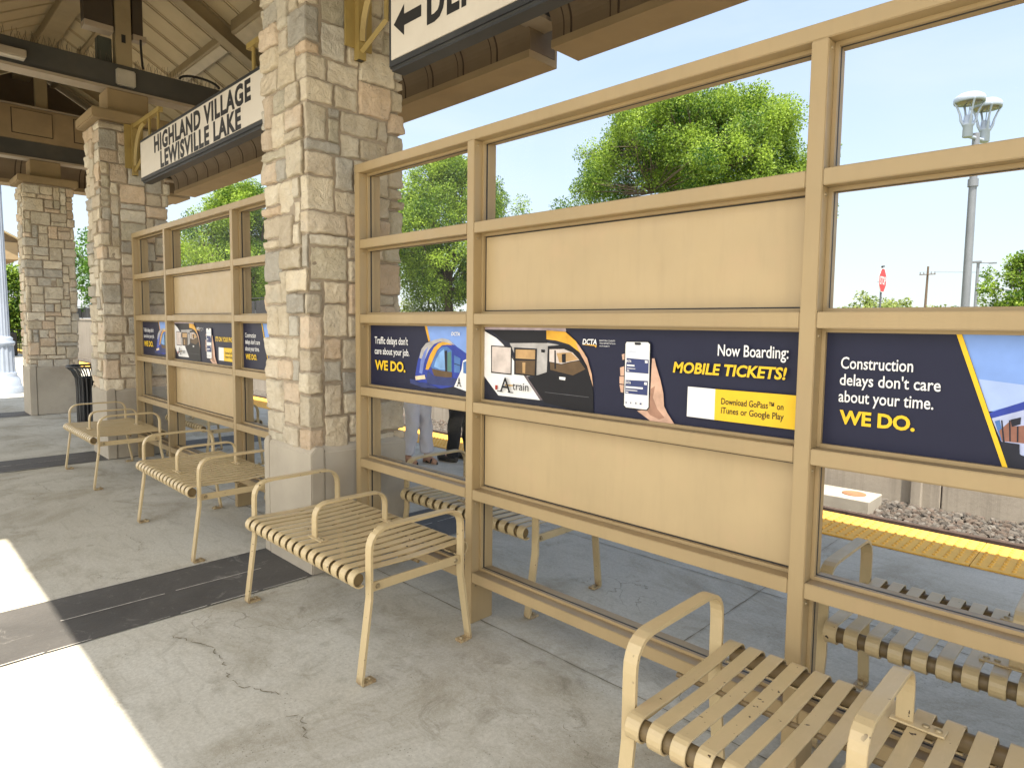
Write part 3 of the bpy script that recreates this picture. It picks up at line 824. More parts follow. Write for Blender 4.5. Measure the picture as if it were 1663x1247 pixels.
shelter = empty('platform_shelter', (-2.6, .07, 0), 'long open platform shelter with rough limestone columns and tan plank ceiling', 'shelter')
for ci, cx in enumerate(CX):
    cy = .07
    res = [.020, .015, .0105, .03][ci]
    core = MB(); core.box(cx - .268, cx + .268, cy - .311, cy + .311, .72, 3.58)
    column = core.build('column', M_MORTAR, shelter)
    stone_shaft(cx, cy, .264, .307, .735, 3.565, res, 40 + ci, column)
    # pinwheel base of four cast panels
    hx, hy = .3215, .34; th = .085; g = .004; zt = .765
    m = MB()
    ch = .035
    def slab(ax0, ax1, ay0, ay1, side):
        i = {'-y': (0, 1, 0, 0), '+y': (0, 0, 0, 1), '-x': (1, 0, 0, 0), '+x': (0, 0, 1, 0)}[side]
        x0, x1, y0, y1 = ax0, ax1, ay0, ay1
        tx0 = x0 + (ch if side == '-x' else 0); tx1 = x1 - (ch if side == '+x' else 0)
        ty0 = y0 + (ch if side == '-y' else 0); ty1 = y1 - (ch if side == '+y' else 0)
        m.add([(x0, y0, 0), (x1, y0, 0), (x1, y1, 0), (x0, y1, 0), (x0, y0, zt - ch), (x1, y0, zt - ch), (x1, y1, zt - ch), (x0, y1, zt - ch),
               (tx0, ty0, zt), (tx1, ty0, zt), (tx1, ty1, zt), (tx0, ty1, zt)],
              [(0, 3, 2, 1), (0, 1, 5, 4), (1, 2, 6, 5), (2, 3, 7, 6), (3, 0, 4, 7), (4, 5, 9, 8), (5, 6, 10, 9), (6, 7, 11, 10), (7, 4, 8, 11), (8, 9, 10, 11)])
    slab(cx - hx + th + g, cx + hx, cy - hy, cy - hy + th, '-y')
    slab(cx + hx - th, cx + hx - .006, cy - hy + th + g, cy + hy, '+x')
    slab(cx - hx, cx + hx - th - g, cy + hy - th, cy + hy - .004, '+y')
    slab(cx - hx + .005, cx - hx + th, cy - hy + .004, cy + hy - th - g, '-x')
    m.box(cx - hx + th - .004, cx + hx - th + .004, cy - hy + th - .004, cy + hy - th + .004, 0, zt - .002)
    m.build('column_base', M_CAST, column, .006, 2)
    m = MB(); m.prism([(cx - .36, 3.585), (cx - .36, 3.69), (cx + .36, 3.69), (cx + .36, 3.585)], 'y', cy - .39, cy + .39)
    m.build('column_cap', M_CAP, column, .012, 2)
    m = MB(); m.box(cx - .16, cx + .16, cy - .2, cy + .2, 3.69, 3.965); m.build('bearing_block', M_CAP, column, .008)

    # truss: tie beam, king post, rafters
    bx = cx + (.02 if ci else .05)
    m = MB(); m.box(bx - .075, bx + .075, -2.05, 2.12, 4.0, 4.258)
    tie = m.build('tie_beam', M_BEAM, shelter, .006)
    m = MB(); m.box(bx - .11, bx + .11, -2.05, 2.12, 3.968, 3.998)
    m.build('beam_flange', M_FLANGE, tie)  # pale tan paints in the floor's bounce light on the beam's underside
    m = MB()
    rs = random.Random(ci)
    for k in range(120):
        y = -1.9 + 3.9 * k / 120 + rs.uniform(-.01, .01)
        for s in (-.05, .03):
            m.tube([(bx + s, y, 4.26), (bx + s + rs.uniform(-.04, .04), y + rs.uniform(-.035, .035), 4.26 + rs.uniform(.08, .12))], .0019, 3, False)
    m.build('bird_spikes', M_SPIKE, tie)
    m = MB(); m.box(bx - .06, bx + .06, -.012, .145, 4.2605, 5.459); kp = m.build('king_post', M_RAFTER, shelter, .004)
    m = MB(); m.box(bx + .0605, bx + .064, .045, .085, 4.50, 4.585); m.build('cover_slot', M_INK, kp)
    for s in (-1, 1):
        y1 = .07 + s * 2.12
        m = MB()
        for (xa, xb, d0, d1) in ((bx - .085, bx + .085, .215, .20), (bx - .03, bx + .03, .20, .02), (bx - .085, bx + .085, .02, .004)):
            ya = .07 + s * .10
            m.add([(xa, ya, dz(ya) - d0), (xb, ya, dz(ya) - d0), (xb, y1, dz(y1) - d0), (xa, y1, dz(y1) - d0),
                   (xa, ya, dz(ya) - d1), (xb, ya, dz(ya) - d1), (xb, y1, dz(y1) - d1), (xa, y1, dz(y1) - d1)],
                  [(0, 1, 2, 3), (4, 7, 6, 5), (0, 4, 5, 1), (1, 5, 6, 2), (2, 6, 7, 3), (3, 7, 4, 0)])
        m.build('rafter', M_RAFTER, shelter)

X0, X1 = -10.43, 5.26
YO, YI = 2.29, 1.95                      # outer and inner line of the eave ledge (from y = 0; mirrored about .07)
# roof deck planks with open joints, dark backing, seamed roof above
for s in (-1, 1):
    m = MB(); x = X0 + .02
    ya, yb = .07, .07 + s * 2.24
    while x < X1 - .1:
        w = .43
        m.add([(x, ya, dz(ya)), (x + w - .03, ya, dz(ya)), (x + w - .03, yb, dz(yb)), (x, yb, dz(yb)),
               (x, ya, dz(ya) + .03), (x + w - .03, ya, dz(ya) + .03), (x + w - .03, yb, dz(yb) + .03), (x, yb, dz(yb) + .03)],
              [(0, 1, 2, 3), (4, 7, 6, 5), (0, 4, 5, 1), (1, 5, 6, 2), (2, 6, 7, 3), (3, 7, 4, 0)])
        # thin lap line beside the joint
        m.add([(x + .03, ya, dz(ya) - .012), (x + .042, ya, dz(ya) - .012), (x + .042, yb, dz(yb) - .012), (x + .03, yb, dz(yb) - .012),
               (x + .03, ya, dz(ya) + .001), (x + .042, ya, dz(ya) + .001), (x + .042, yb, dz(yb) + .001), (x + .03, yb, dz(yb) + .001)],
              [(0, 1, 2, 3), (0, 4, 5, 1), (1, 5, 6, 2), (2, 6, 7, 3), (3, 7, 4, 0)])
        x += w
    m.build('ceiling_planks', M_DECK, shelter)
    m = MB()
    yc = .07 + s * 2.225
    m.add([(X0, ya, dz(ya) + .04), (X1, ya, dz(ya) + .04), (X1, yc, dz(yc) + .04), (X0, yc, dz(yc) + .04),
           (X0, ya, dz(ya) + .07), (X1, ya, dz(ya) + .07), (X1, yc, dz(yc) + .07), (X0, yc, dz(yc) + .07)],
          [(0, 1, 2, 3), (4, 7, 6, 5), (0, 4, 5, 1), (1, 5, 6, 2), (2, 6, 7, 3), (3, 7, 4, 0)])
    m.build('roof_underlay', M_GROOVE, shelter)
    m = MB()
    for (p0, p1, za, zb) in [(X0 - .05, X1 + .05, .075, .09)] + [(xx, xx + .025, .09, .13) for xx in np.arange(X0, X1, .45)]:
        m.add([(p0, ya, dz(ya) + za), (p1, ya, dz(ya) + za), (p1, yc, dz(yc) + za), (p0, yc, dz(yc) + za),
               (p0, ya, dz(ya) + zb), (p1, ya, dz(ya) + zb), (p1, yc, dz(yc) + zb), (p0, yc, dz(yc) + zb)],
              [(0, 1, 2, 3), (4, 7, 6, 5), (0, 4, 5, 1), (1, 5, 6, 2), (2, 6, 7, 3), (3, 7, 4, 0)])
    m.build('seamed_roof', M_ROOF, shelter)
    m = MB(); g0 = .07 + s * 2.23; g1 = .07 + s * 2.27
    m.box(X0 - .05, X1 + .05, min(g0, g1), max(g0, g1), 4.33, 4.47); m.build('gutter', M_ROOF, shelter, .01)
m = MB(); m.box(X0 + .15, X1 - .15, -.13, .10, 5.46, 5.60); m.build('ridge_beam', M_RAFTER, shelter, .006)
for y in (.42,):
    m = MB(); m.box(X0 + .15, X1 - .15, y - .03, y + .03, dz(y) - .05, dz(y) - .01); m.build('purlin', M_RAFTER, shelter)

# cove fascia: a ledge with a ribbed quarter cove rising towards the inside
COVE = [(YI, 3.79), (YI, 3.87)] + [(YI - .22 + .22 * math.cos(a), 3.87 + .22 * math.sin(a)) for a in np.linspace(.15, PI / 2, 9)] + [(YI - .34, 4.09)]
def cove(a, b, axis, side, centre):
    """ledge + cove running along axis from a to b"""
    def T(p, t):
        q = centre + side * p[0]
        return (t, q, p[1]) if axis == 'x' else (q, t, p[1])
    def sweep(m, sec, t0, t1):
        n = len(sec); vs = [T(p, t0) for p in sec] + [T(p, t1) for p in sec]
        m.add(vs, [tuple(range(n))[::-1], tuple(range(n, 2 * n))] + [(i, (i + 1) % n, n + (i + 1) % n, n + i) for i in range(n)])
    r = [(p[0] - .07, p[1]) for p in COVE]
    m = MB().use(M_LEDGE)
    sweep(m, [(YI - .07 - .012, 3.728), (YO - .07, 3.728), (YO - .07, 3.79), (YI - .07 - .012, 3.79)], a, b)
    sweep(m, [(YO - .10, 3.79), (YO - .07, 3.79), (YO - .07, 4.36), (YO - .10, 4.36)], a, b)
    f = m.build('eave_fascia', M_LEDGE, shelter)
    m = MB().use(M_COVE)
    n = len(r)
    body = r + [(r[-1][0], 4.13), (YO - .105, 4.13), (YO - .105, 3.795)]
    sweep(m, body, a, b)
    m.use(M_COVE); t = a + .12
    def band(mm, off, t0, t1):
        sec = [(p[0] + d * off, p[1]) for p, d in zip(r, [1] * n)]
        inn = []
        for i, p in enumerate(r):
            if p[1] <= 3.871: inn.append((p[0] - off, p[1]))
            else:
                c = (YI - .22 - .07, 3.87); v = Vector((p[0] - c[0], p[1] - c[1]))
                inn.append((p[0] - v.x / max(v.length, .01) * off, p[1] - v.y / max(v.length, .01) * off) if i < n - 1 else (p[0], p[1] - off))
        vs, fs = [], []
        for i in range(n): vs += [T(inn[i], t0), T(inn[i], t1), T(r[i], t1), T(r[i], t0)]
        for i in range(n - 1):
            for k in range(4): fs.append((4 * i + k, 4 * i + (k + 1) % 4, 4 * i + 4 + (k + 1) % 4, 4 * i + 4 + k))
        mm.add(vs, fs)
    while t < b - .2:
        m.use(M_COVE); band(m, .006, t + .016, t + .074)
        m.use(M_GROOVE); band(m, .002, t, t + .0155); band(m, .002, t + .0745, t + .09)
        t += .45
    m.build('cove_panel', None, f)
breaks = [X0 + .34] + sum([[c + (-.06 if c != -9.24 else -.06), c + .18] for c in CX], []) + [X1 - .34]
cove(X0 + .34, X1 - .34, 'x', -1, .07)
for a, b in zip(breaks[0::2], breaks[1::2]): cove(a, b, 'x', 1, .07)
for side, xe in ((-1, X0), (1, X1)):
    c = xe - side * (YO - .07)
    cove(-2.1, 2.24, 'y', side, c)
    # corner pieces of the ledge and the gable wall above it
    m = MB()
    xo = xe - side * .10
    m.prism([(-2.15, 4.0), (2.29, 4.0), (2.29, dz(2.29) - .02), (.07, dz(.07) - .02), (-2.15, dz(-2.15) - .02)], 'x', min(xo, xo - side * .05), max(xo, xo - side * .05))
    m.build('gable_wall', M_COVE, shelter)

# gable panel band over the last tie beam
m = MB(); m.box(-9.11, -9.05, -2.0, 2.12, 4.24, 4.73); gp = m.build('gable_panel', M_CAP, shelter)
for k in range(5):
    y0 = -1.93 + .80 * k
    m = MB(); m.use(M_GROOVE); m.box(-9.049, -9.046, y0 - .012, y0 + .512, 4.318, 4.692); m.use(M_CAP); m.box(-9.0455, -9.025, y0, y0 + .50, 4.33, 4.68); m.build('raised_panel', None, gp)
m = MB(); m.box(-9.13, -9.03, -2.0, 2.12, 4.735, 4.76); m.build('panel_trim', M_FLANGE, gp)

# dark equipment box on the ridge beside the king post
hb = empty('ceiling_equipment_box', (-4.95, .07, 4.62), 'dark brown open bottomed box hung beside the king post under the ridge', 'equipment box')
m = MB(); m.box(-4.86, -4.72, -.30, -.03, 4.64, 5.44); m.box(-4.95, -4.87, -.02, .16, 4.64, 5.44); m.box(-4.86, -4.76, .165, .27, 4.64, 5.44)
m.build('casing', simple('dark_brown_casing', (.05, .036, .022), .6), hb, .006)
for q in ((-4.86, -4.71, -.30, -.03), (-4.86, -4.75, .165, .30)):
    m = MB(); m.box(*q, 4.575, 4.637); m.build('bottom_tray', M_FLANGE, hb, .004)
tag(MB().box(-4.90, -4.78, -.17, -.035, 4.263, 4.53).build('control_box', simple('dark_green_box', (.05, .055, .042), .5), None, .01), 'small dark green control box on the tie beam beside the king post', 'control box')
jb = empty('junction_box', (-4.70, .1, 4.02), 'small pale junction box with dark lens on the tie beam face', 'junction box')
m = MB(); m.box(-4.713, -4.65, -.03, .155, 4.03, 4.20); m.build('box_body', simple('pale_grey_box', (.42, .38, .31), .5), jb, .012, 2)
m = MB(); m.lathe([(.022, 0), (.022, .012), (.012, .014)], 0, 0, 12); lens = m.build('lens', M_INK, jb); lens.rotation_euler = (0, PI / 2, 0); lens.location = (.051, -.02, .085)
cb = MB(); cb.tube([(-4.70, .225, 4.572), (-4.70, .225, 4.5), (-4.70, .235, 4.3), (-4.69, .24, 4.262)], .012, 6); cb.tube([(-4.70, .62 + .22 * (1 - math.cos(a)) , 4.262 + .07 * math.sin(a)) for a in np.linspace(0, PI, 12)], .014, 6)
tag(cb.build('power_cable', M_INK), 'black power cable looping over the tie beam by the king post', 'cable')

def strip_light(x0, x1, y, drop, label, wd=.07):
    s = empty('strip_light', ((x0 + x1) / 2, y, dz(y) - drop), label, 'strip light', 'strip lights under the ceiling')
    z = dz(y) - drop
    e = wd * .565; tp = drop - .004
    m = MB(); m.prism([(y - wd, z + e), (y + wd, z - e), (y + wd, z - e + tp), (y - wd, z + e + tp)], 'x', x0, x1); m.build('housing', M_RAFTER, s, .004)
    m = MB(); m.prism([(y - wd * .7, z + e * .7 - .002), (y + wd * .7, z - e * .7 - .002), (y + wd * .7, z - e * .7 - .016), (y - wd * .7, z + e * .7 - .016)], 'x', x0 + .03, x1 - .03); m.build('diffuser', simple('yellowed_diffuser', (.40, .32, .19), .4), s, .003)
strip_light(-6.95, -5.05, 1.28, .10, 'long strip light left of the rafter under the sloping plank ceiling')
strip_light(-4.62, -2.8, 1.28, .14, 'strip light right of the rafter, partly hidden by the near column', .10)
sl2 = empty('beam_light', (-4.7, -1.2, 4.1), 'pale strip light fixed on the side of the dark tie beam', 'strip light')
m = MB(); m.box(-4.714, -4.60, -1.75, -.82, 4.055, 4.125); m.build('housing', M_FLANGE, sl2, .006)
m = MB(); m.box(-4.70, -4.615, -1.74, -.83, 4.038, 4.054); m.build('diffuser', M_SIGNW, sl2, .004)

# a second shelter of the same make further down the platform
sh2 = copy_tree(shelter)
sh2.location.x += -32.4
sh2['label'] = 'second shelter far down the platform, pale roof edge beside the white lamp'

# flat canopy added out of view: its shade ends the sunlit floor at the left edge
cn = empty('added_shade_canopy', (-10, -6, 0), 'unseen flat canopy added for its shade alongside the shelter, outside the photo', 'canopy')
m = MB(); m.box(-26, -.68, -4.3, -2.05, 4.665, 4.82); m.build('canopy_roof', M_ROOF, cn, .02)
for xx in (-2.2, -9.0, -16.0, -22.5):
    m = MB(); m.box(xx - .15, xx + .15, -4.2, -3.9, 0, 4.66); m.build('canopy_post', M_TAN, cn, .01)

# ------------------------------------------------------------------ text
def text_polys(body, bold=0.0, shear=0.0, spacing=1.0):
    cu = bpy.data.curves.new('lettering', 'FONT'); cu.body = body; cu.size = 1; cu.offset = bold; cu.shear = shear; cu.space_character = spacing
    cu.resolution_u = 3
    o = bpy.data.objects.new('lettering', cu); COL.objects.link(o)
    dg = bpy.context.evaluated_depsgraph_get(); dg.update()
    me = o.evaluated_get(dg).to_mesh()
    vs = np.array([v.co[:2] for v in me.vertices]); fs = [tuple(p.vertices) for p in me.polygons]
    o.evaluated_get(dg).to_mesh_clear()
    bpy.data.objects.remove(o); bpy.data.curves.remove(cu)
    return vs, fs
_cap = {}
def put_text(m, body, x0, x1, zb, cap, y, bold=.0, shear=.0, spacing=1.0):
    vs, fs = text_polys(body, bold, shear, spacing)
    if 'H' not in _cap: _cap['H'] = text_polys('H')[0][:, 1].max()
    lo, hi = vs[:, 0].min(), vs[:, 0].max()
    X = x0 + (vs[:, 0] - lo) / (hi - lo) * (x1 - x0); Z = zb + vs[:, 1] * cap / (_cap['H'] + bold)
    m.add([(a, y, c) for a, c in zip(X, Z)], fs)

# ------------------------------------------------------------------ hanging signs
def hanging_sign(x0, x1, z0, z1, lab, lines, arrow, bx_left, bx_right):
    yf, yb = .008, .132
    s = empty('hanging_sign', ((x0 + x1) / 2, .07, z0), lab, 'sign', 'black cased signs hung between the columns')
    m = MB(); m.box(x0, x1, yf + .004, yb - .004, z0, z1); case = m.build('sign_case', M_SIGNB, s, .018, 3)
    for (a, b) in ((yf - .002, yf + .0035), (yb - .0035, yb + .002)):
        m = MB(); m.box(x0 + .044, x1 - .044, a, b, z0 + .047, z1 - .045); m.build('sign_face', M_SIGNW, s)
    for (t, a, b, zb, cap) in lines:
        m = MB(); put_text(m, t, a, b, zb - .004, cap * 1.05, yf - .0032, .045, 0, 1.12); m.build('lettering', M_INK, s, recalc=False)
    if arrow:
        m = MB()
        P = [(.396, 3.100), (.49, 3.180), (.49, 3.129), (.638, 3.129), (.638, 3.071), (.49, 3.071), (.49, 3.020)]
        m.add([(p[0], yf - .0032, p[1]) for p in P], [(0, 6, 5, 4, 3, 2, 1)])
        m.build('arrow', M_INK, s, recalc=False)
    for bx, sg in ((bx_left, 1), (bx_right, -1)):
        xa = bx + sg * .005
        m = MB(); m.box(min(xa, xa + sg * .05), max(xa, xa + sg * .05), .045, .095, 3.05, 3.60)
        m.box(min(xa, xa + sg * .012), max(xa, xa + sg * .012), -.02, .16, 3.12, 3.58)
        m.box(min(xa + sg * .05, xa + sg * .9), max(xa + sg * .05, xa + sg * .9), .05, .09, 3.54, 3.58)
        pts = [(xa + sg * (.055 + .34 * (1 - math.cos(t))), .07, 3.15 + .38 * math.sin(t)) for t in np.linspace(0, PI / 2, 10)]
        m.tube(pts, .022, 4, smooth=False)
        m.tube([(xa + sg * .05, .07, 3.10), (xa + sg * .30, .07, 3.20), (xa + sg * .30, .07, 3.33)], .018, 4, smooth=False)
        for d in (.55, .82): m.tube([(xa + sg * d, .07, 3.545), (xa + sg * d, .07, z1 - .002)], .014, 6)
        m.build('bracket', M_BRACKET, s)
        m = MB(); m.box(min(xa + sg * .006, xa + sg * .044), max(xa + sg * .006, xa + sg * .044), .051, .089, 3.0495, 3.052); m.build('bracket_opening', M_INK, s)
hanging_sign(-4.09, -1.06, 2.905, 3.345, 'black framed hanging sign reading Highland Village Lewisville Lake',
             [('HIGHLAND VILLAGE', -3.615, -1.408, 3.137, .144), ('LEWISVILLE LAKE', -3.444, -1.588, 2.968, .142)], False, -4.81 + .30, -.37 - .30)
hanging_sign(.326, 3.36, 2.877, 3.317, 'black framed hanging sign with an arrow pointing left, cut by the top edge',
             [('DENTON', .685, 1.56, 3.024, .16)], True, -.37 + .30, 4.066 - .30)

# ------------------------------------------------------------------ wind screens
PX = [0, 1.0073, 2.603, 3.6103]; PW = .0512
RZ = [2.4254, 1.9873, 1.5507, 1.1205, .6852, .2648]; RH = .0507
D = .145
def wind_screen():
    s = empty('wind_screen', (1.83, .07, 0), 'tan steel screen with advert panels in front, between the near column and the right edge', 'screen', 'tan wind screens between the columns')
    for x in PX:
        m = MB(); m.box(x, x + PW, 0, D, 0, RZ[0] - RH - .0005)
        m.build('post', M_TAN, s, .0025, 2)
        m = MB()
        for zr in RZ[:6]:
            for dzz in (-.075, ):
                m.tube([(x + PW, .027, zr + dzz), (x + PW + .0035, .027, zr + dzz)], [.0062, .0045], 8)
                m.tube([(x, .027, zr + dzz), (x - .0035, .027, zr + dzz)], [.0062, .0045], 8)
        m.build('post_screws', M_BOLT, s)
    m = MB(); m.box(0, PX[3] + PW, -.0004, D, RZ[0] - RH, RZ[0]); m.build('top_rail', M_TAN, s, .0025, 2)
    spans = [(PX[i] + PW, PX[i + 1]) for i in range(3)]
    for z in RZ[1:]:
        for a, b in spans:
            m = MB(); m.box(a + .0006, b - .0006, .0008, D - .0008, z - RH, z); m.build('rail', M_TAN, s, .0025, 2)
    for r in range(5):
        zt, zb = RZ[r] - RH, RZ[r + 1]
        for c, (a, b) in enumerate(spans):
            # glazing beads front and back around the opening, gasket between
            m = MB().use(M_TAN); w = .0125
            for (y0, y1) in ((.052, .0675), (.0765, .094)):
                m.box(a + .0004, a + w, y0, y1, zb + .0004, zt - .0004); m.box(b - w, b - .0004, y0, y1, zb + .0004, zt - .0004)
                m.box(a + w + .0003, b - w - .0003, y0, y1, zb + .0004, zb + w); m.box(a + w + .0003, b - w - .0003, y0, y1, zt - w, zt - .0004)
            m.use(M_GASKET); q = w + (.0055 if (c == 1 and r in (1, 3)) else .0008)
            m.box(a + .0006, a + q, .0676, .0764, zb + .001, zt - .001); m.box(b - q, b - .0006, .0676, .0764, zb + .001, zt - .001)
            m.box(a + q + .0002, b - q - .0002, .0676, .0764, zb + .001, zb + q); m.box(a + q + .0002, b - q - .0002, .0676, .0764, zt - q, zt - .001)
            m.build('glazing_bead', None, s)
            x0, x1, z0, z1 = a + q + .0003, b - q - .0003, zb + q + .0003, zt - q - .0003
            m = MB()
            if c == 1 and r in (1, 3):
                m.box(x0, x1, .0682, .0758, z0, z1); m.build('infill_panel', M_TANP, s)
            elif r != 2:
                m.box(x0, x1, .069, .075, z0, z1); m.build('glass_pane', M_GLASS, s)
    return s
scr = wind_screen()
scr2 = copy_tree(scr); scr2.location.x += PITCH
scr2['label'] = 'tan steel screen standing between the near column and the column behind it'

# ------------------------------------------------------------------ adverts in the third row of the screens
AD = {'navy': (.016, .018, .042), 'white': (.80, .80, .80), 'yellow': (.80, .52, .035), 'black': (.012, .012, .016), 'sky': (.20, .34, .72), 'skypale': (.36, .48, .78),
      'gold': (.70, .37, .045), 'gold2': (.5, .3, .06), 'trainblue': (.03, .055, .32), 'silver': (.42, .40, .39), 'bluelight': (.16, .22, .55), 'glassblue': (.07, .17, .42),
      'glasspale': (.20, .38, .68), 'dark': (.02, .022, .035), 'teal': (.09, .22, .20), 'cream': (.72, .58, .38), 'bumper': (.035, .05, .16), 'lilac': (.45, .37, .42),
      'greyviolet': (.15, .12, .13), 'paleglass': (.60, .52, .48), 'goldglass': (.48, .30, .14), 'brownglass': (.12, .075, .04), 'peach': (.58, .36, .24), 'greyline': (.10, .10, .11),
      'red': (.40, .04, .03), 'skin': (.60, .38, .28), 'skinshade': (.36, .20, .14), 'paleblue': (.66, .70, .80), 'card': (.045, .06, .16), 'silverblue': (.42, .48, .70), 'rust': (.26, .12, .09)}
ADM = {}
def adm(c):
    if c not in ADM: ADM[c] = ad_paint('print_' + c, AD[c])
    return ADM[c]
def clip(poly, x0, x1, z0, z1):
    for ax, lim, sg in ((0, x0, 1), (0, x1, -1), (1, z0, 1), (1, z1, -1)):
        out = []
        for i in range(len(poly)):
            p, q = poly[i - 1], poly[i]
            ip, iq = (p[ax] - lim) * sg >= 0, (q[ax] - lim) * sg >= 0
            if ip != iq:
                t = (lim - p[ax]) / (q[ax] - p[ax]); out.append((p[0] + (q[0] - p[0]) * t, p[1] + (q[1] - p[1]) * t))
            if iq: out.append(q)
        poly = out
        if not poly: return []
    return poly
STY = {'c': (.010, 0), 'b': (.035, 0), 'i': (.03, .16), 's': (.004, 0), 'p': (.0, 0)}
def advert(key, groups, x0, x1, label, dx=0, swap=None):
    z0, z1 = 1.131, 1.490
    a = empty('advert_panel', ((x0 + x1) / 2, .066, z0), label, 'advert', 'navy adverts in the screens')
    m = MB(); m.box(x0, x1, .0665, .0760, z0, z1); m.build('backing_board', adm('navy'), a)
    y = .0662
    for gname, polys in groups:
        m = MB()
        for c, p in polys:
            q = clip(p, x0, x1, z0, z1)
            if len(q) < 3: continue
            m.use(adm(c)); m.add([(u, y, w) for u, w in q], [tuple(range(len(q)))])
            y -= .00028
        if m.f: m.build(gname, None, a, recalc=False)
    by = {}
    for (k, t, xa, zb, xb, cap, c, bold, st) in TX:
        if k != key: continue
        if swap and t in swap:
            t = swap[t]
            if not t: continue
        by.setdefault(c, []).append((t, xa, xb, zb, cap, st))
    for c, L in by.items():
        for (t, xa, xb, zb, cap, st) in L:
            bo, sh = STY[st]; m = MB(); put_text(m, t, xa, xb, zb, cap, y - .0006, bo, sh)
            m.build('lettering', adm(c), a, recalc=False)
    if key in ('A1', 'A2'):
        m = MB()
        for (k, t, xa, zb, xb, cap, c, bold, st) in TX:
            if k == key and t == 'A':
                w = xb - xa
                for q in (xa, xb): m.add([(q - w * .26, y - .0006, zb), (q + w * .26, y - .0006, zb), (q + w * .26, y - .0006, zb + cap * .06), (q - w * .26, y - .0006, zb + cap * .06)], [(0, 1, 2, 3)])
        m.build('letter_serif', adm('black'), a, recalc=False)
    a.location.x += dx
    return a
L1, R1 = PX[0] + PW + .0118, PX[1] - .0118
L2, R2 = PX[1] + PW + .0118, PX[2] - .0118
L3, R3 = PX[2] + PW + .0118, PX[3] - .0118
for dx, w1, w2, w3 in ((0, 'near screen', 'near screen, reading MOBILE TICKETS beside a phone', 'near screen'), (PITCH, 'far screen', 'far screen, reading IT\'S ON YOUR PHONE', 'far screen')):
    advert('A1', [('train_picture', A1)], L1, R1, 'navy advert reading Traffic delays don\'t care about your job, in the ' + w1, dx)
    advert('A2', [('train_picture', A2), ('phone_picture', A2B)], L2, R2, 'wide navy train advert in the ' + w2, dx,
           None if dx == 0 else {'Now Boarding:': '', 'MOBILE TICKETS!': "IT'S ON YOUR PHONE"})
    advert('A3', [('train_picture', A3)], L3, R3, 'navy advert reading Construction delays don\'t care about your time, in the ' + w3, dx)

# ------------------------------------------------------------------ benches
def make_bench():
    """local: x 0..1.15 along the bench, y = 0 at the open front, seat runs to y = .6"""
    r = empty('slatted_bench', (0, 0, 0), 'x', 'bench', 'cream slatted benches under the shelter')
    W = 1.15; sw = .042
    # bent flat bar: foot - leg - arm - leg - foot
    path = fillet([(.065, .006), (.0, .006), (.048, .36), (.048, .648), (.545, .648), (.545, .33), (.598, .006), (.535, .006)], [.008, .09, .095, .095, .09, .008], 6)
    for x in (0.0, W - sw):
        m = MB(); m.strap(path, x, x + sw, .012)
        f = m.build('end_frame', M_BENCH, r, .0022)
        m = MB()
        for (y, z) in ((.045, .0), (.553, .0)): m.lathe([(.011, .012), (.011, .019), (.006, .022)], x + sw / 2, y, 8)
        m.build('anchor_bolt', M_BOLT, f)
        xi = x + sw * .5
        s = 1 if x == 0 else -1
        m = MB(); m.box(xi - .006, xi + .006, .055, .538, .384, .424); m.build('side_rail', M_BENCH, f, .002)
        m = MB()
        xo = xi - s * .0062
        for y in (.085, .51): m.tube([(xo, y, .404), (xo - s * .008, y, .404)], [.012, .008], 8)
        m.build('rail_bolt', M_BOLT, f)
    # slats wrapped round a front and a back tube
    m = MB(); n = 16; p = (W - 2 * sw - .006 + .020) / n
    rr = .034
    def roll(yc, zc, s):
        return [(yc - s * rr * math.sin(a), zc + rr * math.cos(a)) for a in np.linspace(0, PI * 1.18, 12)]
    fr = roll(.022, .436, 1); bk = roll(.578, .436, -1)
    prof = list(reversed(fr)) + [(.15, .466), (.30, .462), (.45, .466)] + bk
    for k in range(n):
        x0 = sw - .007 + p * k + (p - .043) / 2
        m.strap(prof, x0, x0 + .043, .006)
    m.build('seat', M_BENCH, r, .0012)
    m = MB()
    for y in (.022, .578): m.tube([(sw + .022, y, .433), (W - sw - .022, y, .433)], .026, 12)
    m.tube([(sw * .5, .30, .452), (W - sw * .5, .30, .452)], .008, 8)
    m.build('seat_tube', simple('brown_seat_tube', (.16, .11, .05), .5), r)
    xm = W / 2 - .02
    path = fillet([(.10, .474), (.10, .630), (.50, .630), (.50, .474)], [.075, .075], 6)
    m = MB(); m.strap(path, xm, xm + sw, .011); arm = m.build('armrest', M_BENCH, r, .002)
    for y in (.10, .50):
        m = MB(); m.box(xm - .01, xm + .115, y - .022, y + .022, .4715, .4775); pl = m.build('arm_plate', M_BENCH, arm, .002)
        m = MB(); m.lathe([(.009, .4778), (.009, .481), (.005, .483)], xm + .07, y, 8); m.lathe([(.009, .4778), (.009, .481), (.005, .483)], xm + .098, y, 8); m.build('plate_screw', M_BOLT, pl)
    return r
proto = make_bench()
SPOTS = [(.024, -.700, 0, 'cream slatted bench beside the near stone column, in front of the near screen'),
         (2.42, -.700, 0, 'cream slatted bench in the right foreground, cut by the bottom edge'),
         (-1.885, -.700, 0, 'cream slatted bench left of the near column, in front of the far screen'),
         (-4.285, -.700, 0, 'farthest front bench, beside the second stone column'),
         (.085, .845, 1, 'cream bench behind the near screen seen through its left bottom opening'),
         (2.595, .845, 1, 'cream bench behind the near screen seen through its right bottom opening'),
         (-4.32, .845, 1, 'cream bench behind the left end of the far screen'),
         (-1.84, .845, 1, 'cream bench behind the right end of the far screen, mostly hidden by the column')]
for i, (x, y, back, lab) in enumerate(SPOTS):
    o = proto if i == 0 else copy_tree(proto)
    o.location = (x + (1.15 if back else 0), y, 0)
    o.rotation_euler = (0, 0, PI if back else 0)
    o['label'] = lab

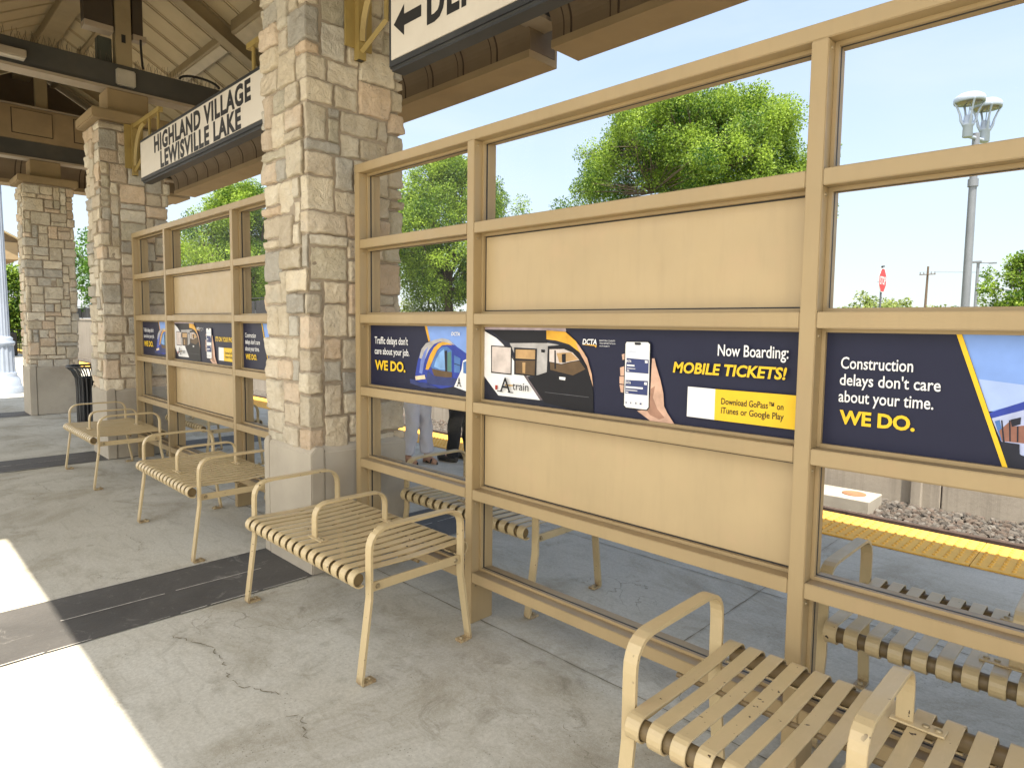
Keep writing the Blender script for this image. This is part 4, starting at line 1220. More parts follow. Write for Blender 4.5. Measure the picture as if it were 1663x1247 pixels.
# ------------------------------------------------------------------ trash can, lamp, railing
tc = empty('trash_can', (-6.62, .12, 0), 'black slatted litter bin with flared rim between the far columns', 'trash can')
for k in range(26):
    a = 2 * PI * k / 26; c, s = math.cos(a), math.sin(a)
    P = [(.235, .06), (.235, .62), (.245, .74), (.285, .83), (.33, .875)]
    m = MB() if k == 0 else m
    m.tube([(-6.62 + r * c, .12 + r * s, z) for r, z in P], .017, 4, flat=.5, smooth=False)
m.build('slats', M_BLACK, tc)
m = MB(); m.lathe([(.22, .02), (.24, .02), (.24, .07), (.22, .07)], -6.62, .12, 26); m.lathe([(.215, .05), (.215, .74), (.19, .74), (.19, .08)], -6.62, .12, 20); m.build('liner', M_BLACK, tc)
m = MB(); ringp = [(-6.62 + .335 * math.cos(a), .12 + .335 * math.sin(a), .885) for a in np.linspace(0, 2 * PI, 33)]; m.tube(ringp, .016, 6); m.build('rim', M_BLACK, tc)
m = MB()
for a in (0, 2.1, 4.2): m.lathe([(.03, 0), (.03, .03)], -6.62 + .17 * math.cos(a), .12 + .17 * math.sin(a), 8)
m.build('foot', M_BLACK, tc)

lp = empty('lamp_post', (-13.0, -.07, 0), 'white fluted cast iron lamp post at the left edge of the photo', 'lamp post')
lx, ly = -13.0, -.07
m = MB(); m.lathe([(.30, 0), (.30, .10), (.28, .14), (.27, .17), (.25, .30), (.20, .36), (.21, .40), (.19, .43)], lx, ly, 24); m.build('plinth', M_LAMPH, lp)
def flutes(m, r0, r1, z0, z1, n=14):
    vs, fs = [], []
    for (r, z) in ((r0, z0), (r1, z1)):
        for k in range(n * 2):
            a = PI * k / n; q = r * (1 if k % 2 else .90); vs.append((lx + q * math.cos(a), ly + q * math.sin(a), z))
    k2 = n * 2
    for k in range(k2): fs.append((k, (k + 1) % k2, k2 + (k + 1) % k2, k2 + k))
    m.add(vs, fs)
m = MB(); flutes(m, .18, .165, .43, .98); flutes(m, .115, .08, 1.14, 4.2); m.lathe([(.175, .96), (.19, 1.0), (.19, 1.04), (.15, 1.07), (.16, 1.11), (.12, 1.15)], lx, ly, 24); m.build('fluted_shaft', M_LAMPH, lp)
m = MB(); m.lathe([(.09, 4.2), (.13, 4.25), (.10, 4.32), (.17, 4.42), (.22, 4.7), (.2, 4.9), (.1, 5.02), (.03, 5.1)], lx, ly, 20); m.build('lantern', M_LAMPH, lp)

rl = empty('metal_railing', (-30, 2.4, 0), 'black metal railing with a dark cabinet at the far left end of the platform', 'railing')
m = MB()
for z in (.12, 1.05): m.tube([(-30, 2.05, z), (-30, 2.76, z)], .022, 6)
for k in range(8): m.tube([(-30, 2.05 + .1 * k, 0 if k in (0, 7) else .12), (-30, 2.05 + .1 * k, 1.05)], .012, 4)
m.build('rail_bars', M_BLACK, rl)
m = MB(); m.box(-29.9, -29.5, 2.10, 2.42, 0.0, .95); m.build('cabinet', M_BLACK, rl, .02)

# ------------------------------------------------------------------ people
def sphere(m, c, r, n=12, smooth=True):
    rx, ry, rz = r if hasattr(r, '__len__') else (r, r, r)
    vs, fs = [], []
    for i in range(n + 1):
        t = PI * i / n
        for k in range(2 * n):
            a = PI * k / n
            vs.append((c[0] + rx * math.sin(t) * math.cos(a), c[1] + ry * math.sin(t) * math.sin(a), c[2] + rz * math.cos(t)))
    for i in range(n):
        for k in range(2 * n):
            fs.append((i * 2 * n + k, (i + 1) * 2 * n + k, (i + 1) * 2 * n + (k + 1) % (2 * n), i * 2 * n + (k + 1) % (2 * n)))
    m.add(vs, fs, smooth)

def fuse(m, name, mat, parent, voxel, smooth=4):
    o = m.build(name, mat, parent)
    r = o.modifiers.new('r', 'REMESH'); r.mode = 'VOXEL'; r.voxel_size = voxel; r.use_smooth_shade = True
    if smooth:
        s = o.modifiers.new('s', 'SMOOTH'); s.iterations = smooth; s.factor = .5
    dg = bpy.context.evaluated_depsgraph_get(); dg.update()
    me = bpy.data.meshes.new_from_object(o.evaluated_get(dg))
    o.modifiers.clear(); old = o.data; o.data = me
    bpy.data.meshes.remove(old)
    if not me.materials: me.materials.append(mat)
    for p in me.polygons: p.use_smooth = True
    return o

def person(loc, heading, label, h, trouser, shirt, wide, sandals, legs):
    """built facing +y, then turned; legs = two (hip, knee, ankle, toe) offsets"""
    k = h / 1.60
    P = empty('person', (0, 0, 0), label, 'person')
    V = lambda x, y, z: (x * k, y * k, z * k)
    body, tr, sh, shoe, hair = MB(), MB(), MB(), MB(), MB()
    # torso, neck, head
    body.tube([V(0, 0, .80), V(0, 0, .92), V(0, .005, 1.08), V(0, .0, 1.24), V(0, -.005, 1.33), V(0, -.005, 1.36)],
              [(.13 * k, .10 * k), (.13 * k, .10 * k), (.115 * k, .085 * k), (.14 * k, .095 * k), (.12 * k, .075 * k), (.05 * k, .05 * k)], 16)
    body.tube([V(0, -.01, 1.30), V(0, .0, 1.42)], [.052 * k, .048 * k], 12)
    sphere(body, V(0, .012, 1.492), (.070 * k, .088 * k, .105 * k), 14)
    sphere(body, V(0, .045, 1.435), (.048 * k, .048 * k, .045 * k), 10)
    body.tube([V(0, .092, 1.505), V(0, .112, 1.465), V(0, .092, 1.455)], [.009 * k, .014 * k, .008 * k], 8)
    for s in (-1, 1): sphere(body, V(.072 * s, .0, 1.485), (.010 * k, .022 * k, .030 * k), 8)
    body.tube([V(-.022, .088, 1.425), V(0, .096, 1.425), V(.022, .088, 1.425)], .007 * k, 6)
    # arms hang, slightly bent, hands with five fingers
    for s in (-1, 1):
        sho, elb, wri = V(.165 * s, -.005, 1.315), V(.20 * s, -.02, 1.10), V(.11 * s, .17, 1.17)
        body.tube([V(.10 * s, 0, 1.31), sho, elb, wri], [.055 * k, .050 * k, .038 * k, .026 * k], 12)
        w = Vector(wri); dn = Vector((-.45 * s, .8, .35)).normalized()
        body.tube([w, w + dn * .045 * k, w + dn * .088 * k], [(.016 * k, .026 * k), (.015 * k, .038 * k), (.012 * k, .036 * k)], 10)
        fw = Vector((0, -.4, .92)).normalized()
        for q, (off, ln) in enumerate(((-.029, .066), (-.010, .078), (.010, .074), (.028, .058))):
            b0 = w + dn * .082 * k - fw * off * k
            bend = Vector((-.9 * s, .25, .3)).normalized()
            body.tube([b0, b0 + dn * ln * .45 * k, b0 + dn * ln * .45 * k + bend * ln * .55 * k], [.0085 * k, .008 * k, .0065 * k], 8)
        t0 = w + dn * .03 * k + fw * .028 * k
        body.tube([t0, t0 + (fw * .6 + dn * .6) * .04 * k, t0 + (fw * .35 + dn) * .062 * k], [.011 * k, .010 * k, .008 * k], 8)
        sh.tube([V(.09 * s, 0, 1.315), V(.168 * s, -.005, 1.318), V(.19 * s, -.014, 1.20), V(.198 * s, -.02, 1.13)], [.062 * k, .064 * k, .060 * k, .056 * k], 14)
    sh.tube([V(0, 0, .86), V(0, 0, .95), V(0, .005, 1.08), V(0, 0, 1.24), V(0, -.005, 1.335), V(0, -.005, 1.37)],
            [(.165 * k, .125 * k), (.155 * k, .118 * k), (.14 * k, .105 * k), (.158 * k, .112 * k), (.135 * k, .088 * k), (.062 * k, .06 * k)], 18)
    # legs
    for (hip, knee, ank, toe) in legs:
        H, K, A, T = (V(*q) for q in (hip, knee, ank, toe))
        body.tube([H, K, A], [.078 * k, .052 * k, .034 * k], 12)
        a, t = Vector(A), Vector(T)
        d = (t - a); d.z = 0; d.normalize()
        heel = a - d * .045 * k; heel.z = .028 * k
        body.tube([a, Vector((a.x, a.y, .05 * k)) + d * .03 * k, Vector((t.x, t.y, .026 * k)) - d * .05 * k, Vector((t.x, t.y, .018 * k))], [(.034 * k, .034 * k), (.036 * k, .036 * k), (.022 * k, .040 * k), (.012 * k, .028 * k)], 12)
        sphere(body, heel + d * .015 * k, (.03 * k, .03 * k, .028 * k), 8)
        hip2 = Vector(H)
        if wide:
            hem = Vector(A) + Vector((0, 0, .035 * k))
            tr.tube([hip2 + Vector((0, 0, .03)), hip2 * .75 + Vector(K) * .25, Vector(K), (Vector(K) + hem) / 2, hem], [.104 * k, .092 * k, .074 * k, .074 * k, .078 * k], 18)
        else:
            hem = Vector(A) - Vector((0, 0, .02 * k))
            tr.tube([hip2 + Vector((0, 0, .03)), hip2 * .7 + Vector(K) * .3, Vector(K), (Vector(K) + hem) / 2, hem], [.108 * k, .100 * k, .078 * k, .070 * k, .066 * k], 18)
        n = 9
        pts = [heel - d * .02 * k, heel + d * .05 * k, (heel + Vector((t.x, t.y, 0))) / 2 + d * .03 * k, Vector((t.x, t.y, 0)) - d * .02 * k, Vector((t.x, t.y, 0)) + d * .012 * k]
        for p in pts: p.z = (.012 if sandals else .034) * k
        if sandals:
            shoe.tube(pts, [(.009 * k, .026 * k), (.009 * k, .034 * k), (.009 * k, .040 * k), (.009 * k, .040 * k), (.008 * k, .018 * k)], 10)
            mid = Vector((t.x, t.y, 0)) - d * .065 * k; sd = Vector((-d.y, d.x, 0))
            shoe.tube([mid - sd * .043 * k + Vector((0, 0, .01)), mid - sd * .025 * k + Vector((0, 0, .052 * k)), mid + sd * .025 * k + Vector((0, 0, .052 * k)), mid + sd * .043 * k + Vector((0, 0, .01))], [.010 * k] * 4, 8)
        else:
            shoe.tube(pts, [(.03 * k, .030 * k), (.042 * k, .038 * k), (.036 * k, .042 * k), (.030 * k, .043 * k), (.016 * k, .024 * k)], 12)
            sphere(shoe, Vector((a.x, a.y, .065 * k)), (.045 * k, .045 * k, .045 * k), 8)
    tr.tube([V(0, 0, .80), V(0, 0, .90), V(0, 0, .97)], [(.155 * k, .118 * k), (.158 * k, .120 * k), (.135 * k, .10 * k)], 18)
    fuse(body, 'body', M_SKIN, P, .0075 * k, 3)
    t = fuse(tr, 'trousers', trouser, P, .010 * k, 5)
    # soft folds
    for v in t.data.vertices:
        z = v.co.z / k
        v.co.x += .006 * math.sin(z * 31 + v.co.y * 40) * (1 if z < .8 else .3)
        v.co.y += .005 * math.sin(z * 23 + v.co.x * 50) * (1 if z < .8 else .3)
    fuse(sh, 'shirt', shirt, P, .010 * k, 5)
    fuse(shoe, 'footwear', M_SHOE, P, .006 * k, 2)
    sphere(hair, V(0, -.012, 1.512), (.083 * k, .092 * k, .098 * k), 14)
    if wide: hair.tube([V(0, -.05, 1.52), V(0, -.085, 1.42), V(0, -.085, 1.27)], [(.07 * k, .05 * k), (.075 * k, .04 * k), (.06 * k, .02 * k)], 12)
    ho = fuse(hair, 'hair', M_HAIR, P, .008 * k, 3)
    for v in ho.data.vertices:   # open the face
        if v.co.y > .03 * k and v.co.z < 1.555 * k: v.co.y = .03 * k - .25 * (v.co.y - .03 * k)
    for s in (-1, 1):
        m = MB(); sphere(m, V(.028 * s, .088, 1.497), .0105 * k, 8); e = m.build('eye', M_WHITE, P)
        m = MB(); sphere(m, V(.028 * s, .0945, 1.497), .0055 * k, 6); m.build('iris', M_INK, e)
    P.location = loc; P.rotation_euler = (0, 0, heading)
    return P

person((-2.20, 2.10, .001), -PI / 2 + .1, 'person in loose pale trousers and dark sandals standing behind the near screen', 1.56, M_TROUSER_W, M_SHIRT_A, True, True,
       [((.085, 0, .80), (.095, .05, .43), (.10, -.03, .075), (.11, .14, 0)), ((-.085, 0, .80), (-.075, .07, .44), (-.07, .10, .075), (-.06, .27, 0))])
person((-1.86, 2.50, .001), PI / 2 + .2, 'person in black trousers and black shoes facing the one in pale trousers', 1.60, M_TROUSER_B, M_SHIRT_B, False, False,
       [((.09, 0, .80), (.10, .04, .44), (.11, .0, .07), (.13, .19, 0)), ((-.09, 0, .80), (-.09, .06, .44), (-.09, .10, .07), (-.09, .29, 0))])

# ------------------------------------------------------------------ trees and shrubs
def leaf_cloud(centres, radii, counts, size, seed, squash=.8):
    r = np.random.default_rng(seed)
    C, Rr = np.repeat(centres, counts, 0), np.repeat(radii, counts)
    n = len(C)
    d = r.normal(0, 1, (n, 3)); d /= np.linalg.norm(d, axis=1)[:, None]
    rad = Rr * r.random(n) ** .45
    p = C + d * rad[:, None] * np.array([1, 1, squash])
    out = d + r.normal(0, .7, (n, 3)) + np.array([0, 0, -.25])
    ax = out / np.linalg.norm(out, axis=1)[:, None]
    rnd = r.normal(0, 1, (n, 3)) + np.array([0, 0, 1.2])
    sd = np.cross(ax, rnd); sd /= np.linalg.norm(sd, axis=1)[:, None] + 1e-9
    nm = np.cross(sd, ax)
    L = size * r.uniform(.6, 1.35, n)[:, None]; W = L * .30
    v = np.stack([p - ax * L * .5, p + sd * W + nm * W * .25, p + ax * L * .5, p - sd * W + nm * W * .25], 1).reshape(-1, 3)
    f = np.arange(n * 4).reshape(-1, 4)
    tone = np.clip(r.normal(.48, .25, n) + np.repeat(r.normal(0, .24, len(centres)), counts), 0, 1)
    return v, f, np.repeat(tone, 4)

def tree(name, label, loc, height, cbase, rx, seed, nclus, per, lsize, mat, trunk_r, clus_r=.42, shape=1.0, group=None, open_=.0, lean=(0, 0)):
    r = np.random.default_rng(seed)
    T = empty(name, loc, label, 'tree', group)
    x0, y0, z0 = loc
    ch = height - cbase
    cs, tries = [], 0
    k1 = r.normal(0, 1, (7, 3)); ph1 = r.uniform(0, 6.28, 7)
    while len(cs) < nclus and tries < nclus * 60:
        tries += 1
        t = r.random() ** .85
        prof = max(.05, 1 - abs((t - .47) / .58) ** 2.6) ** .6 if shape < 1 else (math.sin(PI * min(1, (t * .86 + .10))) ** .62) * (1 if t < .55 else 1 - .30 * ((t - .55) / .45))
        a = r.uniform(0, 2 * PI)
        lump = 1 + .16 * math.sin(3 * a + 5 * t + seed) + .13 * math.sin(5 * a - 9 * t + seed * 2) + .10 * math.sin(11 * a + 17 * t)
        q = r.random() ** .42
        rad = rx * prof * lump * q
        p = np.array([rad * math.cos(a) + lean[0] * t, rad * math.sin(a) + lean[1] * t, cbase + ch * t])
        if np.sin(p @ k1.T * (2.2 / rx) + ph1).sum() < -1.6 + open_: continue
        cs.append(p)
    cs = np.array(cs)
    rads = clus_r * r.uniform(.55, 1.25, len(cs))
    # branches: a few leaders from the trunk, twigs from leaders to clusters
    m = MB()
    top = cbase + ch * .62
    trunk_pts = [(0, 0, -.1), (.03, .02, cbase * .5), (-.02, .03, cbase), (lean[0] * .3, lean[1] * .3, cbase + ch * .3), (lean[0] * .6, lean[1] * .6, top)]
    m.tube([(x0 + a, y0 + b_, z0 + c) for a, b_, c in trunk_pts], [trunk_r * 1.3, trunk_r, trunk_r * .85, trunk_r * .5, trunk_r * .12], 10)
    leaders = []
    nl = 15
    for i in range(nl):
        a = 2 * PI * i / nl + r.uniform(-.3, .3); t = r.uniform(.25, .92)
        b0 = np.array([0, 0, cbase * r.uniform(.75, 1.0) + ch * r.uniform(0, .25)])
        e = np.array([rx * .72 * math.cos(a) * (1.25 - t), rx * .72 * math.sin(a) * (1.25 - t), cbase + ch * t])
        mid = b0 * .5 + e * .5 + np.array([math.cos(a), math.sin(a), -.4]) * rx * .12
        pts = [b0 * (1 - s) ** 2 + mid * 2 * s * (1 - s) + e * s * s for s in np.linspace(0, 1, 6)]
        m.tube([tuple(p + np.array(loc)) for p in pts], list(np.linspace(trunk_r * .42, trunk_r * .07, 6)), 6)
        leaders += pts[1:]
    leaders = np.array(leaders)
    for c in cs:
        j = np.argmin(((leaders - c) ** 2 * np.array([1, 1, 1.0])).sum(1) + 3 * np.clip(leaders[:, 2] - c[2], 0, 9))
        l = leaders[j]; mid = (l + c) / 2 + r.normal(0, .08, 3)
        m.tube([tuple(l + np.array(loc)), tuple(mid + np.array(loc)), tuple(c + np.array(loc))], [trunk_r * .10, trunk_r * .07, trunk_r * .03], 4, False)
    m.build('trunk', M_BARK, T)
    cnt = np.maximum(8, (per * (rads / clus_r) ** 2).astype(int))
    v, f, tone = leaf_cloud(cs, rads, cnt, lsize, seed + 5, 1.15)
    np_mesh('crown', v + np.array(loc), f, mat, T, False, {'tone': ('POINT', 'FLOAT', tone)})
    return T

tree('elm_tree', 'full round elm with a visible trunk behind the left panes of the near screen', (-14.1, 12.4, 1.32), 5.85, 1.0, 2.35, 3, 460, 330, .070, M_LEAF_A, .16, .34, open_=-.8)
tree('elm_tree', 'largest bright green tree, above the blank panel in the middle of the near screen', (-8.1, 18.3, 1.32), 7.7, 2.9, 3.8, 8, 860, 330, .078, M_LEAF_A, .22, .42, shape=.9, open_=-1.1)
tree('elm_tree', 'broad green tree behind the far screen, between the two nearest columns', (-23.2, 9.3, 1.32), 5.6, .8, 2.9, 21, 500, 280, .080, M_LEAF_A, .18, .38, open_=-.7)
tree('elm_tree', 'dark green tree seen in the gap between the two far columns', (-41.5, 9.6, 1.32), 6.6, .7, 3.2, 31, 220, 120, .17, M_LEAF_C, .2, .6)
tree('small_tree', 'pale green small tree between the white lamp post and the farthest column', (-47.5, 4.5, 0), 4.4, .5, 1.5, 37, 150, 90, .2, M_LEAF_A, .15, .6)
tree('elm_tree', 'light green tree beyond the stop sign at the right edge, behind the tall lamp', (-3.0, 55.0, 1.32), 5.2, .7, 2.9, 44, 150, 90, .22, M_LEAF_A, .16, .55, open_=.6)

def shrub(loc, rx, h, seed, label, mat=M_LEAF_B, n=40, per=130, ls=.12):
    r = np.random.default_rng(seed)
    a = r.uniform(0, 2 * PI, n); q = r.random(n) ** .5
    cs = np.stack([loc[0] + rx * q * np.cos(a), loc[1] + rx * q * np.sin(a), loc[2] + h * r.uniform(.1, .85, n) * (1.05 - .45 * q)], 1)
    T = empty('shrub', loc, label, 'shrub', 'shrubs beyond the wall')
    m = MB()
    for c in cs[::2]: m.tube([loc, tuple((np.array(loc) * .6 + c * .4)), tuple(c)], [.03, .02, .006], 4, False)
    m.build('stems', M_BARK, T)
    rads = np.full(n, .30 * rx ** .6) * r.uniform(.6, 1.2, n)
    v, f, tone = leaf_cloud(cs, rads, np.full(n, per), ls, seed + 1)
    np_mesh('foliage', v, f, mat, T, False, {'tone': ('POINT', 'FLOAT', tone)})
for i, (x, y, rx, h, lab) in enumerate([(-10.6, 42, 3.2, 2.9, 'yellow green shrub beside the right post, left of the stop sign'),
                                        (-7.6, 43, 2.6, 2.25, 'low pale shrub at the foot of the stop sign'),
                                        (-13.8, 66, 2.6, 1.9, 'small far shrub left of the wooden utility pole'),
                                        (-7.4, 60, 2.2, 2.3, 'dark shrub at the foot of the tall twin lamp'),
                                        (-5.4, 61, 1.6, 1.9, 'low far shrub right of the twin lamp pole'),
                                        (-12.3, 14.6, 1.5, 1.35, 'light green bush behind the trunk of the elm'),
                                        (-16.6, 13.6, 1.8, 1.4, 'light green bush left of the elm trunk'),
                                        (-20.5, 12.5, 1.8, 1.3, 'light green bush below the broad tree'),
                                        (-14.5, 18, 2.4, 1.7, 'pale bush far behind the elm trunk')]):
    shrub((x, y, 1.32), rx, h, 60 + i, lab, M_LEAF_B if i not in (3, 4) else M_LEAF_C, 46, 110, .10 if y < 30 else .17)

# ------------------------------------------------------------------ street things beyond the wall
tl = empty('twin_street_lamp', (-.27, 19.2, 1.32), 'tall grey pole with two white ring shaped lamp heads', 'street lamp')
bx_, by_ = -.27, 19.2
m = MB(); m.tube([(bx_, by_, 1.32), (bx_, by_, 4.2), (bx_, by_, 6.75)], [.105, .10, .085], 14); m.lathe([(.17, 1.325), (.17, 1.37), (.12, 1.40)], bx_, by_, 14); m.lathe([(.125, 5.35), (.125, 5.55)], bx_, by_, 14); m.build('pole', M_GALV, tl)
m = MB()
m.tube([(bx_ - .11, by_ - .38, 6.62), (bx_ + .11, by_ + .38, 6.62)], .05, 8); m.build('cross_arm', M_LAMPH, tl)
for s in (-1, 1):
    hx_, hy_ = bx_ + .12 * s, by_ + .42 * s
    m = MB(); m.lathe([(.10, 6.58), (.12, 6.60), (.115, 6.86), (.14, 6.88), (.14, 6.93), (.11, 6.95), (.105, 7.12), (.05, 7.16)], hx_, hy_, 16); h = m.build('lamp_head', M_LAMPH, tl)
    m = MB(); m.lathe([(.26, 7.50), (.345, 7.46), (.36, 7.50), (.36, 7.58), (.33, 7.63), (.24, 7.69), (.10, 7.72), (.02, 7.725)], hx_, hy_, 24); m.build('hood', M_LAMPH, h)
    m = MB(); m.lathe([(.30, 7.495), (.22, 7.46), (.05, 7.45)], hx_, hy_, 20); m.build('reflector', M_LENS, h)
    m = MB()
    for a in (0.5, 2.07, 3.64, 5.21):
        ca_, sa_ = math.cos(a), math.sin(a)
        pts = [(hx_ + r * ca_, hy_ + r * sa_, z) for r, z in ((.11, 6.92), (.17, 7.02), (.20, 7.18), (.27, 7.36), (.35, 7.50))]
        m.tube(pts, [.045, .036, .026, .024, .03], 6)
    m.tube([(hx_, hy_, 7.12), (hx_ + .02, hy_, 7.46)], .012, 5); m.build('hood_arm', M_LAMPH, h)

ss = empty('stop_sign', (-2.82, 21.0, 1.32), 'red stop sign on a dark post seen nearly edge on', 'stop sign')
ang = math.radians(-90)
def SP(u, w, n): return (-2.82 + u * math.cos(ang) - n * math.sin(ang), 21.0 + u * math.sin(ang) + n * math.cos(ang), w)
oc = lambda r: [(r * math.cos(PI / 8 + k * PI / 4), 3.05 + r * math.sin(PI / 8 + k * PI / 4)) for k in range(8)]
def plate(m, poly, n0, n1):
    k = len(poly); vs = [SP(u, w, n0) for u, w in poly] + [SP(u, w, n1) for u, w in poly]
    m.add(vs, [tuple(range(k))[::-1], tuple(range(k, 2 * k))] + [(i, (i + 1) % k, k + (i + 1) % k, k + i) for i in range(k)])
M_SIGNRED = simple('sign_red', (.55, .03, .035), .45)
m = MB(); m.tube([SP(0, 1.32, -.03), SP(0, 3.5, -.03)], .03, 6); m.build('post', simple('dark_steel_post', (.10, .11, .13), .5), ss)
m = MB(); plate(m, oc(.41), -.004, .004); m.build('plate_border', M_WHITE, ss)
m = MB(); plate(m, oc(.385), .0045, .007); plate(m, oc(.385), -.007, -.0045); m.build('plate_face', M_SIGNRED, ss)
for sg, nn in ((-1, .010), (1, -.010)):
    vs, fs = text_polys('STOP', .02)
    lo, hi = vs[:, 0].min(), vs[:, 0].max()
    m = MB(); m.add([SP(sg * ((a - lo) / (hi - lo) - .5) * .58, 3.05 - .13 + c * .26 / .73, nn) for a, c in vs], fs); m.build('lettering', M_WHITE, ss, recalc=False)
m = MB(); m.box(-2.86, -2.78, 20.97, 21.03, 3.475, 3.51); m.build('post_cap', M_BLACK, ss)
m = MB(); m.tube([SP(-.36, 2.98, -.05), SP(.30, 2.98, -.05)], .012, 5); m.build('cross_bar', M_GALV, ss)

up = empty('utility_pole', (-14.3, 79.5, 1.32), 'weathered wooden utility pole with a crossarm, far beyond the stop sign', 'utility pole')
m = MB(); m.tube([(-14.3, 79.5, 1.32), (-14.2, 79.5, 8.3)], [.15, .10], 8); m.build('pole', M_WOODP, up)
m = MB(); m.box(-14.95, -13.45, 79.30, 79.40, 7.38, 7.47); m.build('crossarm', M_WOODP, up)
m = MB()
for dx in (-.68, -.35, .35, .68): m.lathe([(.05, 7.48), (.06, 7.56), (.04, 7.64), (.05, 7.7)], -14.2 + dx, 79.35, 8)
m.build('insulator', M_GALV, up)
wr = MB()
for dx in (-.68, .68):
    wr.tube([(-14.2 + dx + t * 70, 79.35 + t * 18, 7.7 - 3.2 * t * (1 - t)) for t in np.linspace(0, 1, 14)], .008, 4)
tag(wr.build('power_line', M_INK), 'thin power lines running right from the utility pole', 'power line')
fp = empty('parking_lot_lamp', (-8.4, 71.0, 1.32), 'thin far light pole just right of the tall twin lamp', 'light pole')
m = MB(); m.tube([(-8.4, 71, 1.32), (-8.4, 71, 7.7)], [.16, .12], 8); m.build('pole', M_GALV, fp)
m = MB(); m.box(-9.3, -8.15, 70.8, 71.2, 7.68, 7.86); m.box(-7.6, -7.0, 70.9, 71.1, 7.55, 7.68); m.tube([(-8.4, 71, 7.7), (-7.3, 71, 7.62)], .05, 5); m.build('lamp_head', M_GALV, fp)
for k, (x, y) in enumerate(((-13.2, 13.6), (-15.6, 12.7))):
    p = MB(); p.tube([(x, y, 1.32), (x, y, 3.0)], .035, 6); p.lathe([(.06, 1.325), (.06, 1.36)], x, y, 8)
    tag(p.build('sign_post', M_GALV), ['thin grey post right of the elm trunk', 'thin grey post left of the elm trunk'][k], 'post')

# ------------------------------------------------------------------ camera, light, sky
cam = bpy.data.cameras.new('camera'); co = bpy.data.objects.new('camera', cam); COL.objects.link(co)
yaw, pit, rol = math.radians(45.3103), math.radians(4.3149), math.radians(.665)
F = Vector((-math.cos(yaw) * math.cos(pit), math.sin(yaw) * math.cos(pit), -math.sin(pit)))
Rv = Vector((math.sin(yaw), math.cos(yaw), 0)); Uv = Rv.cross(F)
R2, U2 = Rv * math.cos(rol) + Uv * math.sin(rol), Uv * math.cos(rol) - Rv * math.sin(rol)
co.matrix_world = Matrix(((R2.x, U2.x, -F.x, EYE[0]), (R2.y, U2.y, -F.y, EYE[1]), (R2.z, U2.z, -F.z, EYE[2]), (0, 0, 0, 1)))
cam.sensor_fit = 'HORIZONTAL'; cam.sensor_width = 36; cam.lens = 1047.01 / 1663 * 36
cam.shift_x = .357 / 1663; cam.shift_y = -17.15 / 1663
cam.clip_start = .05; cam.clip_end = 3000
S.camera = co

SUN = Vector((.30, -.187, 1)).normalized()
el = math.asin(SUN.z); az = math.atan2(SUN.x, SUN.y)      # azimuth clockwise from +y
su = bpy.data.lights.new('sun', 'SUN'); su.energy = 2.3; su.angle = math.radians(.55); su.color = (1, .95, .86)
so = bpy.data.objects.new('sun', su); COL.objects.link(so)
so.rotation_euler = SUN.to_track_quat('Z', 'Y').to_euler()
W = bpy.data.worlds.new('World'); S.world = W; W.use_nodes = True
nt = W.node_tree; bg = nt.nodes['Background']
sky = nt.nodes.new('ShaderNodeTexSky'); sky.sky_type = 'NISHITA'; sky.sun_disc = False
sky.sun_elevation = el; sky.sun_rotation = az; sky.air_density = 1.0; sky.dust_density = .35; sky.ozone_density = 1.3; sky.altitude = 100
# thin cirrus veil
tc = nt.nodes.new('ShaderNodeTexCoord'); mp = nt.nodes.new('ShaderNodeMapping'); mp.inputs['Scale'].default_value = (1.0, 1.6, 4.0); mp.inputs['Rotation'].default_value = (.2, .1, .6)
nz = nt.nodes.new('ShaderNodeTexNoise'); nz.inputs['Scale'].default_value = 1.7; nz.inputs['Detail'].default_value = 7; nz.inputs['Roughness'].default_value = .55; nz.inputs['Distortion'].default_value = .5
mr = nt.nodes.new('ShaderNodeMapRange'); mr.inputs['From Min'].default_value = .40; mr.inputs['From Max'].default_value = .72; mr.inputs['To Min'].default_value = .05; mr.inputs['To Max'].default_value = .32
mx = nt.nodes.new('ShaderNodeMix'); mx.data_type = 'RGBA'
nt.links.new(tc.outputs['Generated'], mp.inputs['Vector']); nt.links.new(mp.outputs[0], nz.inputs['Vector']); nt.links.new(nz.outputs['Fac'], mr.inputs['Value'])
nt.links.new(mr.outputs[0], mx.inputs[0]); nt.links.new(sky.outputs[0], mx.inputs[6]); mx.inputs[7].default_value = (3.6, 3.9, 4.2, 1)
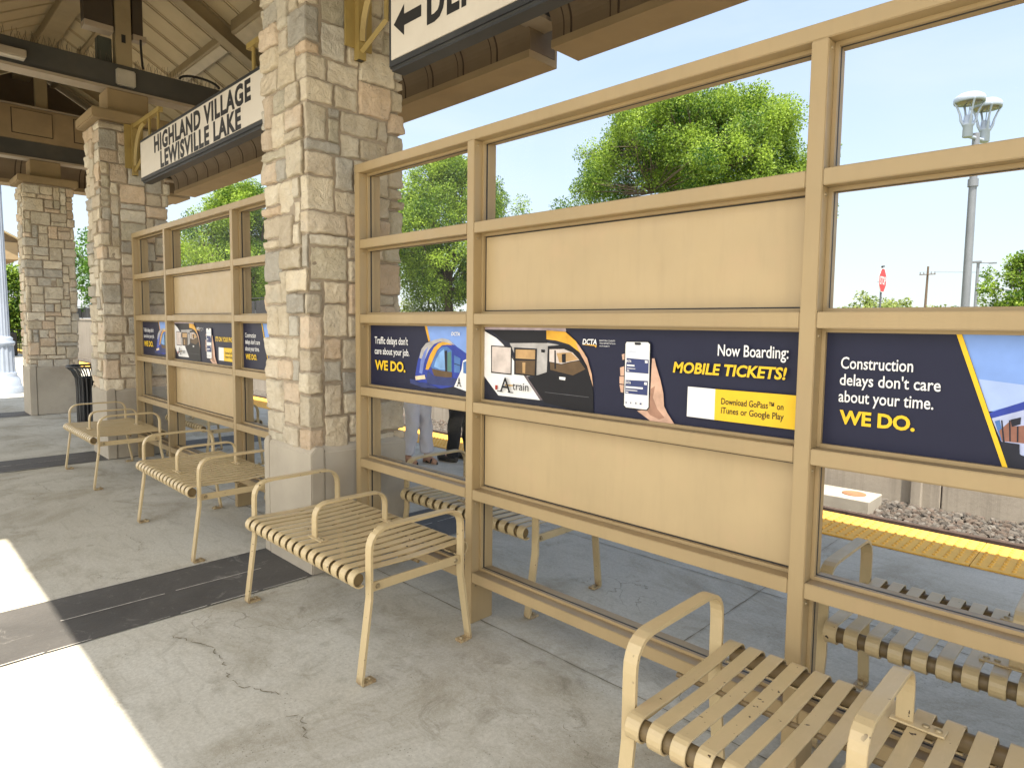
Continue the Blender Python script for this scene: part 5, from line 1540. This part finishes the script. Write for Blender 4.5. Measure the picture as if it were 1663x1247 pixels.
# hazy pale band towards the horizon
sp = nt.nodes.new('ShaderNodeSeparateXYZ'); nt.links.new(tc.outputs['Generated'], sp.inputs[0])
hz = nt.nodes.new('ShaderNodeMapRange'); hz.inputs['From Min'].default_value = 0; hz.inputs['From Max'].default_value = .55; hz.inputs['To Min'].default_value = .85; hz.inputs['To Max'].default_value = .12
nt.links.new(sp.outputs['Z'], hz.inputs['Value'])
m2 = nt.nodes.new('ShaderNodeMix'); m2.data_type = 'RGBA'; m2.inputs[7].default_value = (2.0, 2.32, 2.78, 1)
nt.links.new(hz.outputs[0], m2.inputs[0]); nt.links.new(mx.outputs[2], m2.inputs[6])
# added bright cloud bank, unseen behind the camera, to fill the shaded floor
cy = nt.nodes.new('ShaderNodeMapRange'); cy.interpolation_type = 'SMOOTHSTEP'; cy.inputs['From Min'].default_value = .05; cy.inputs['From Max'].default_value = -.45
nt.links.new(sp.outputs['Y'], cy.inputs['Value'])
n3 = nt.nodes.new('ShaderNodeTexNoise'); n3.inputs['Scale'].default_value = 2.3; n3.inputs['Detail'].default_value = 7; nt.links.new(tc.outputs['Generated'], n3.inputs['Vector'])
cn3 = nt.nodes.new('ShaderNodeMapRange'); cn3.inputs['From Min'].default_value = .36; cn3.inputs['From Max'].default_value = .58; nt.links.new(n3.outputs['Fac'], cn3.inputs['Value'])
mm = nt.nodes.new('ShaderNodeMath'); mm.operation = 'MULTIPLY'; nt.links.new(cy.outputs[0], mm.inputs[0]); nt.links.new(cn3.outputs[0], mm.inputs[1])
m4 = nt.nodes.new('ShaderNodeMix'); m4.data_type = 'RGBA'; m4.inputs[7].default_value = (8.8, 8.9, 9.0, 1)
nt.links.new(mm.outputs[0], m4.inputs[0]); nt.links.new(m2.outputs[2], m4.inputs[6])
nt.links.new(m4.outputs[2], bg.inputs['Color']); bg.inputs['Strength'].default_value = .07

S.view_settings.view_transform = 'Standard'; S.view_settings.look = 'None'; S.view_settings.gamma = 1; S.view_settings.exposure = 2.33
S.view_settings.use_white_balance = True; S.view_settings.white_balance_temperature = 7100
c = S.cycles
c.use_denoising = True
c.max_bounces = 8; c.diffuse_bounces = 5; c.glossy_bounces = 3; c.transparent_max_bounces = 16; c.transmission_bounces = 4
c.sample_clamp_indirect = 6; c.use_adaptive_sampling = True; c.caustics_reflective = False; c.caustics_refractive = False
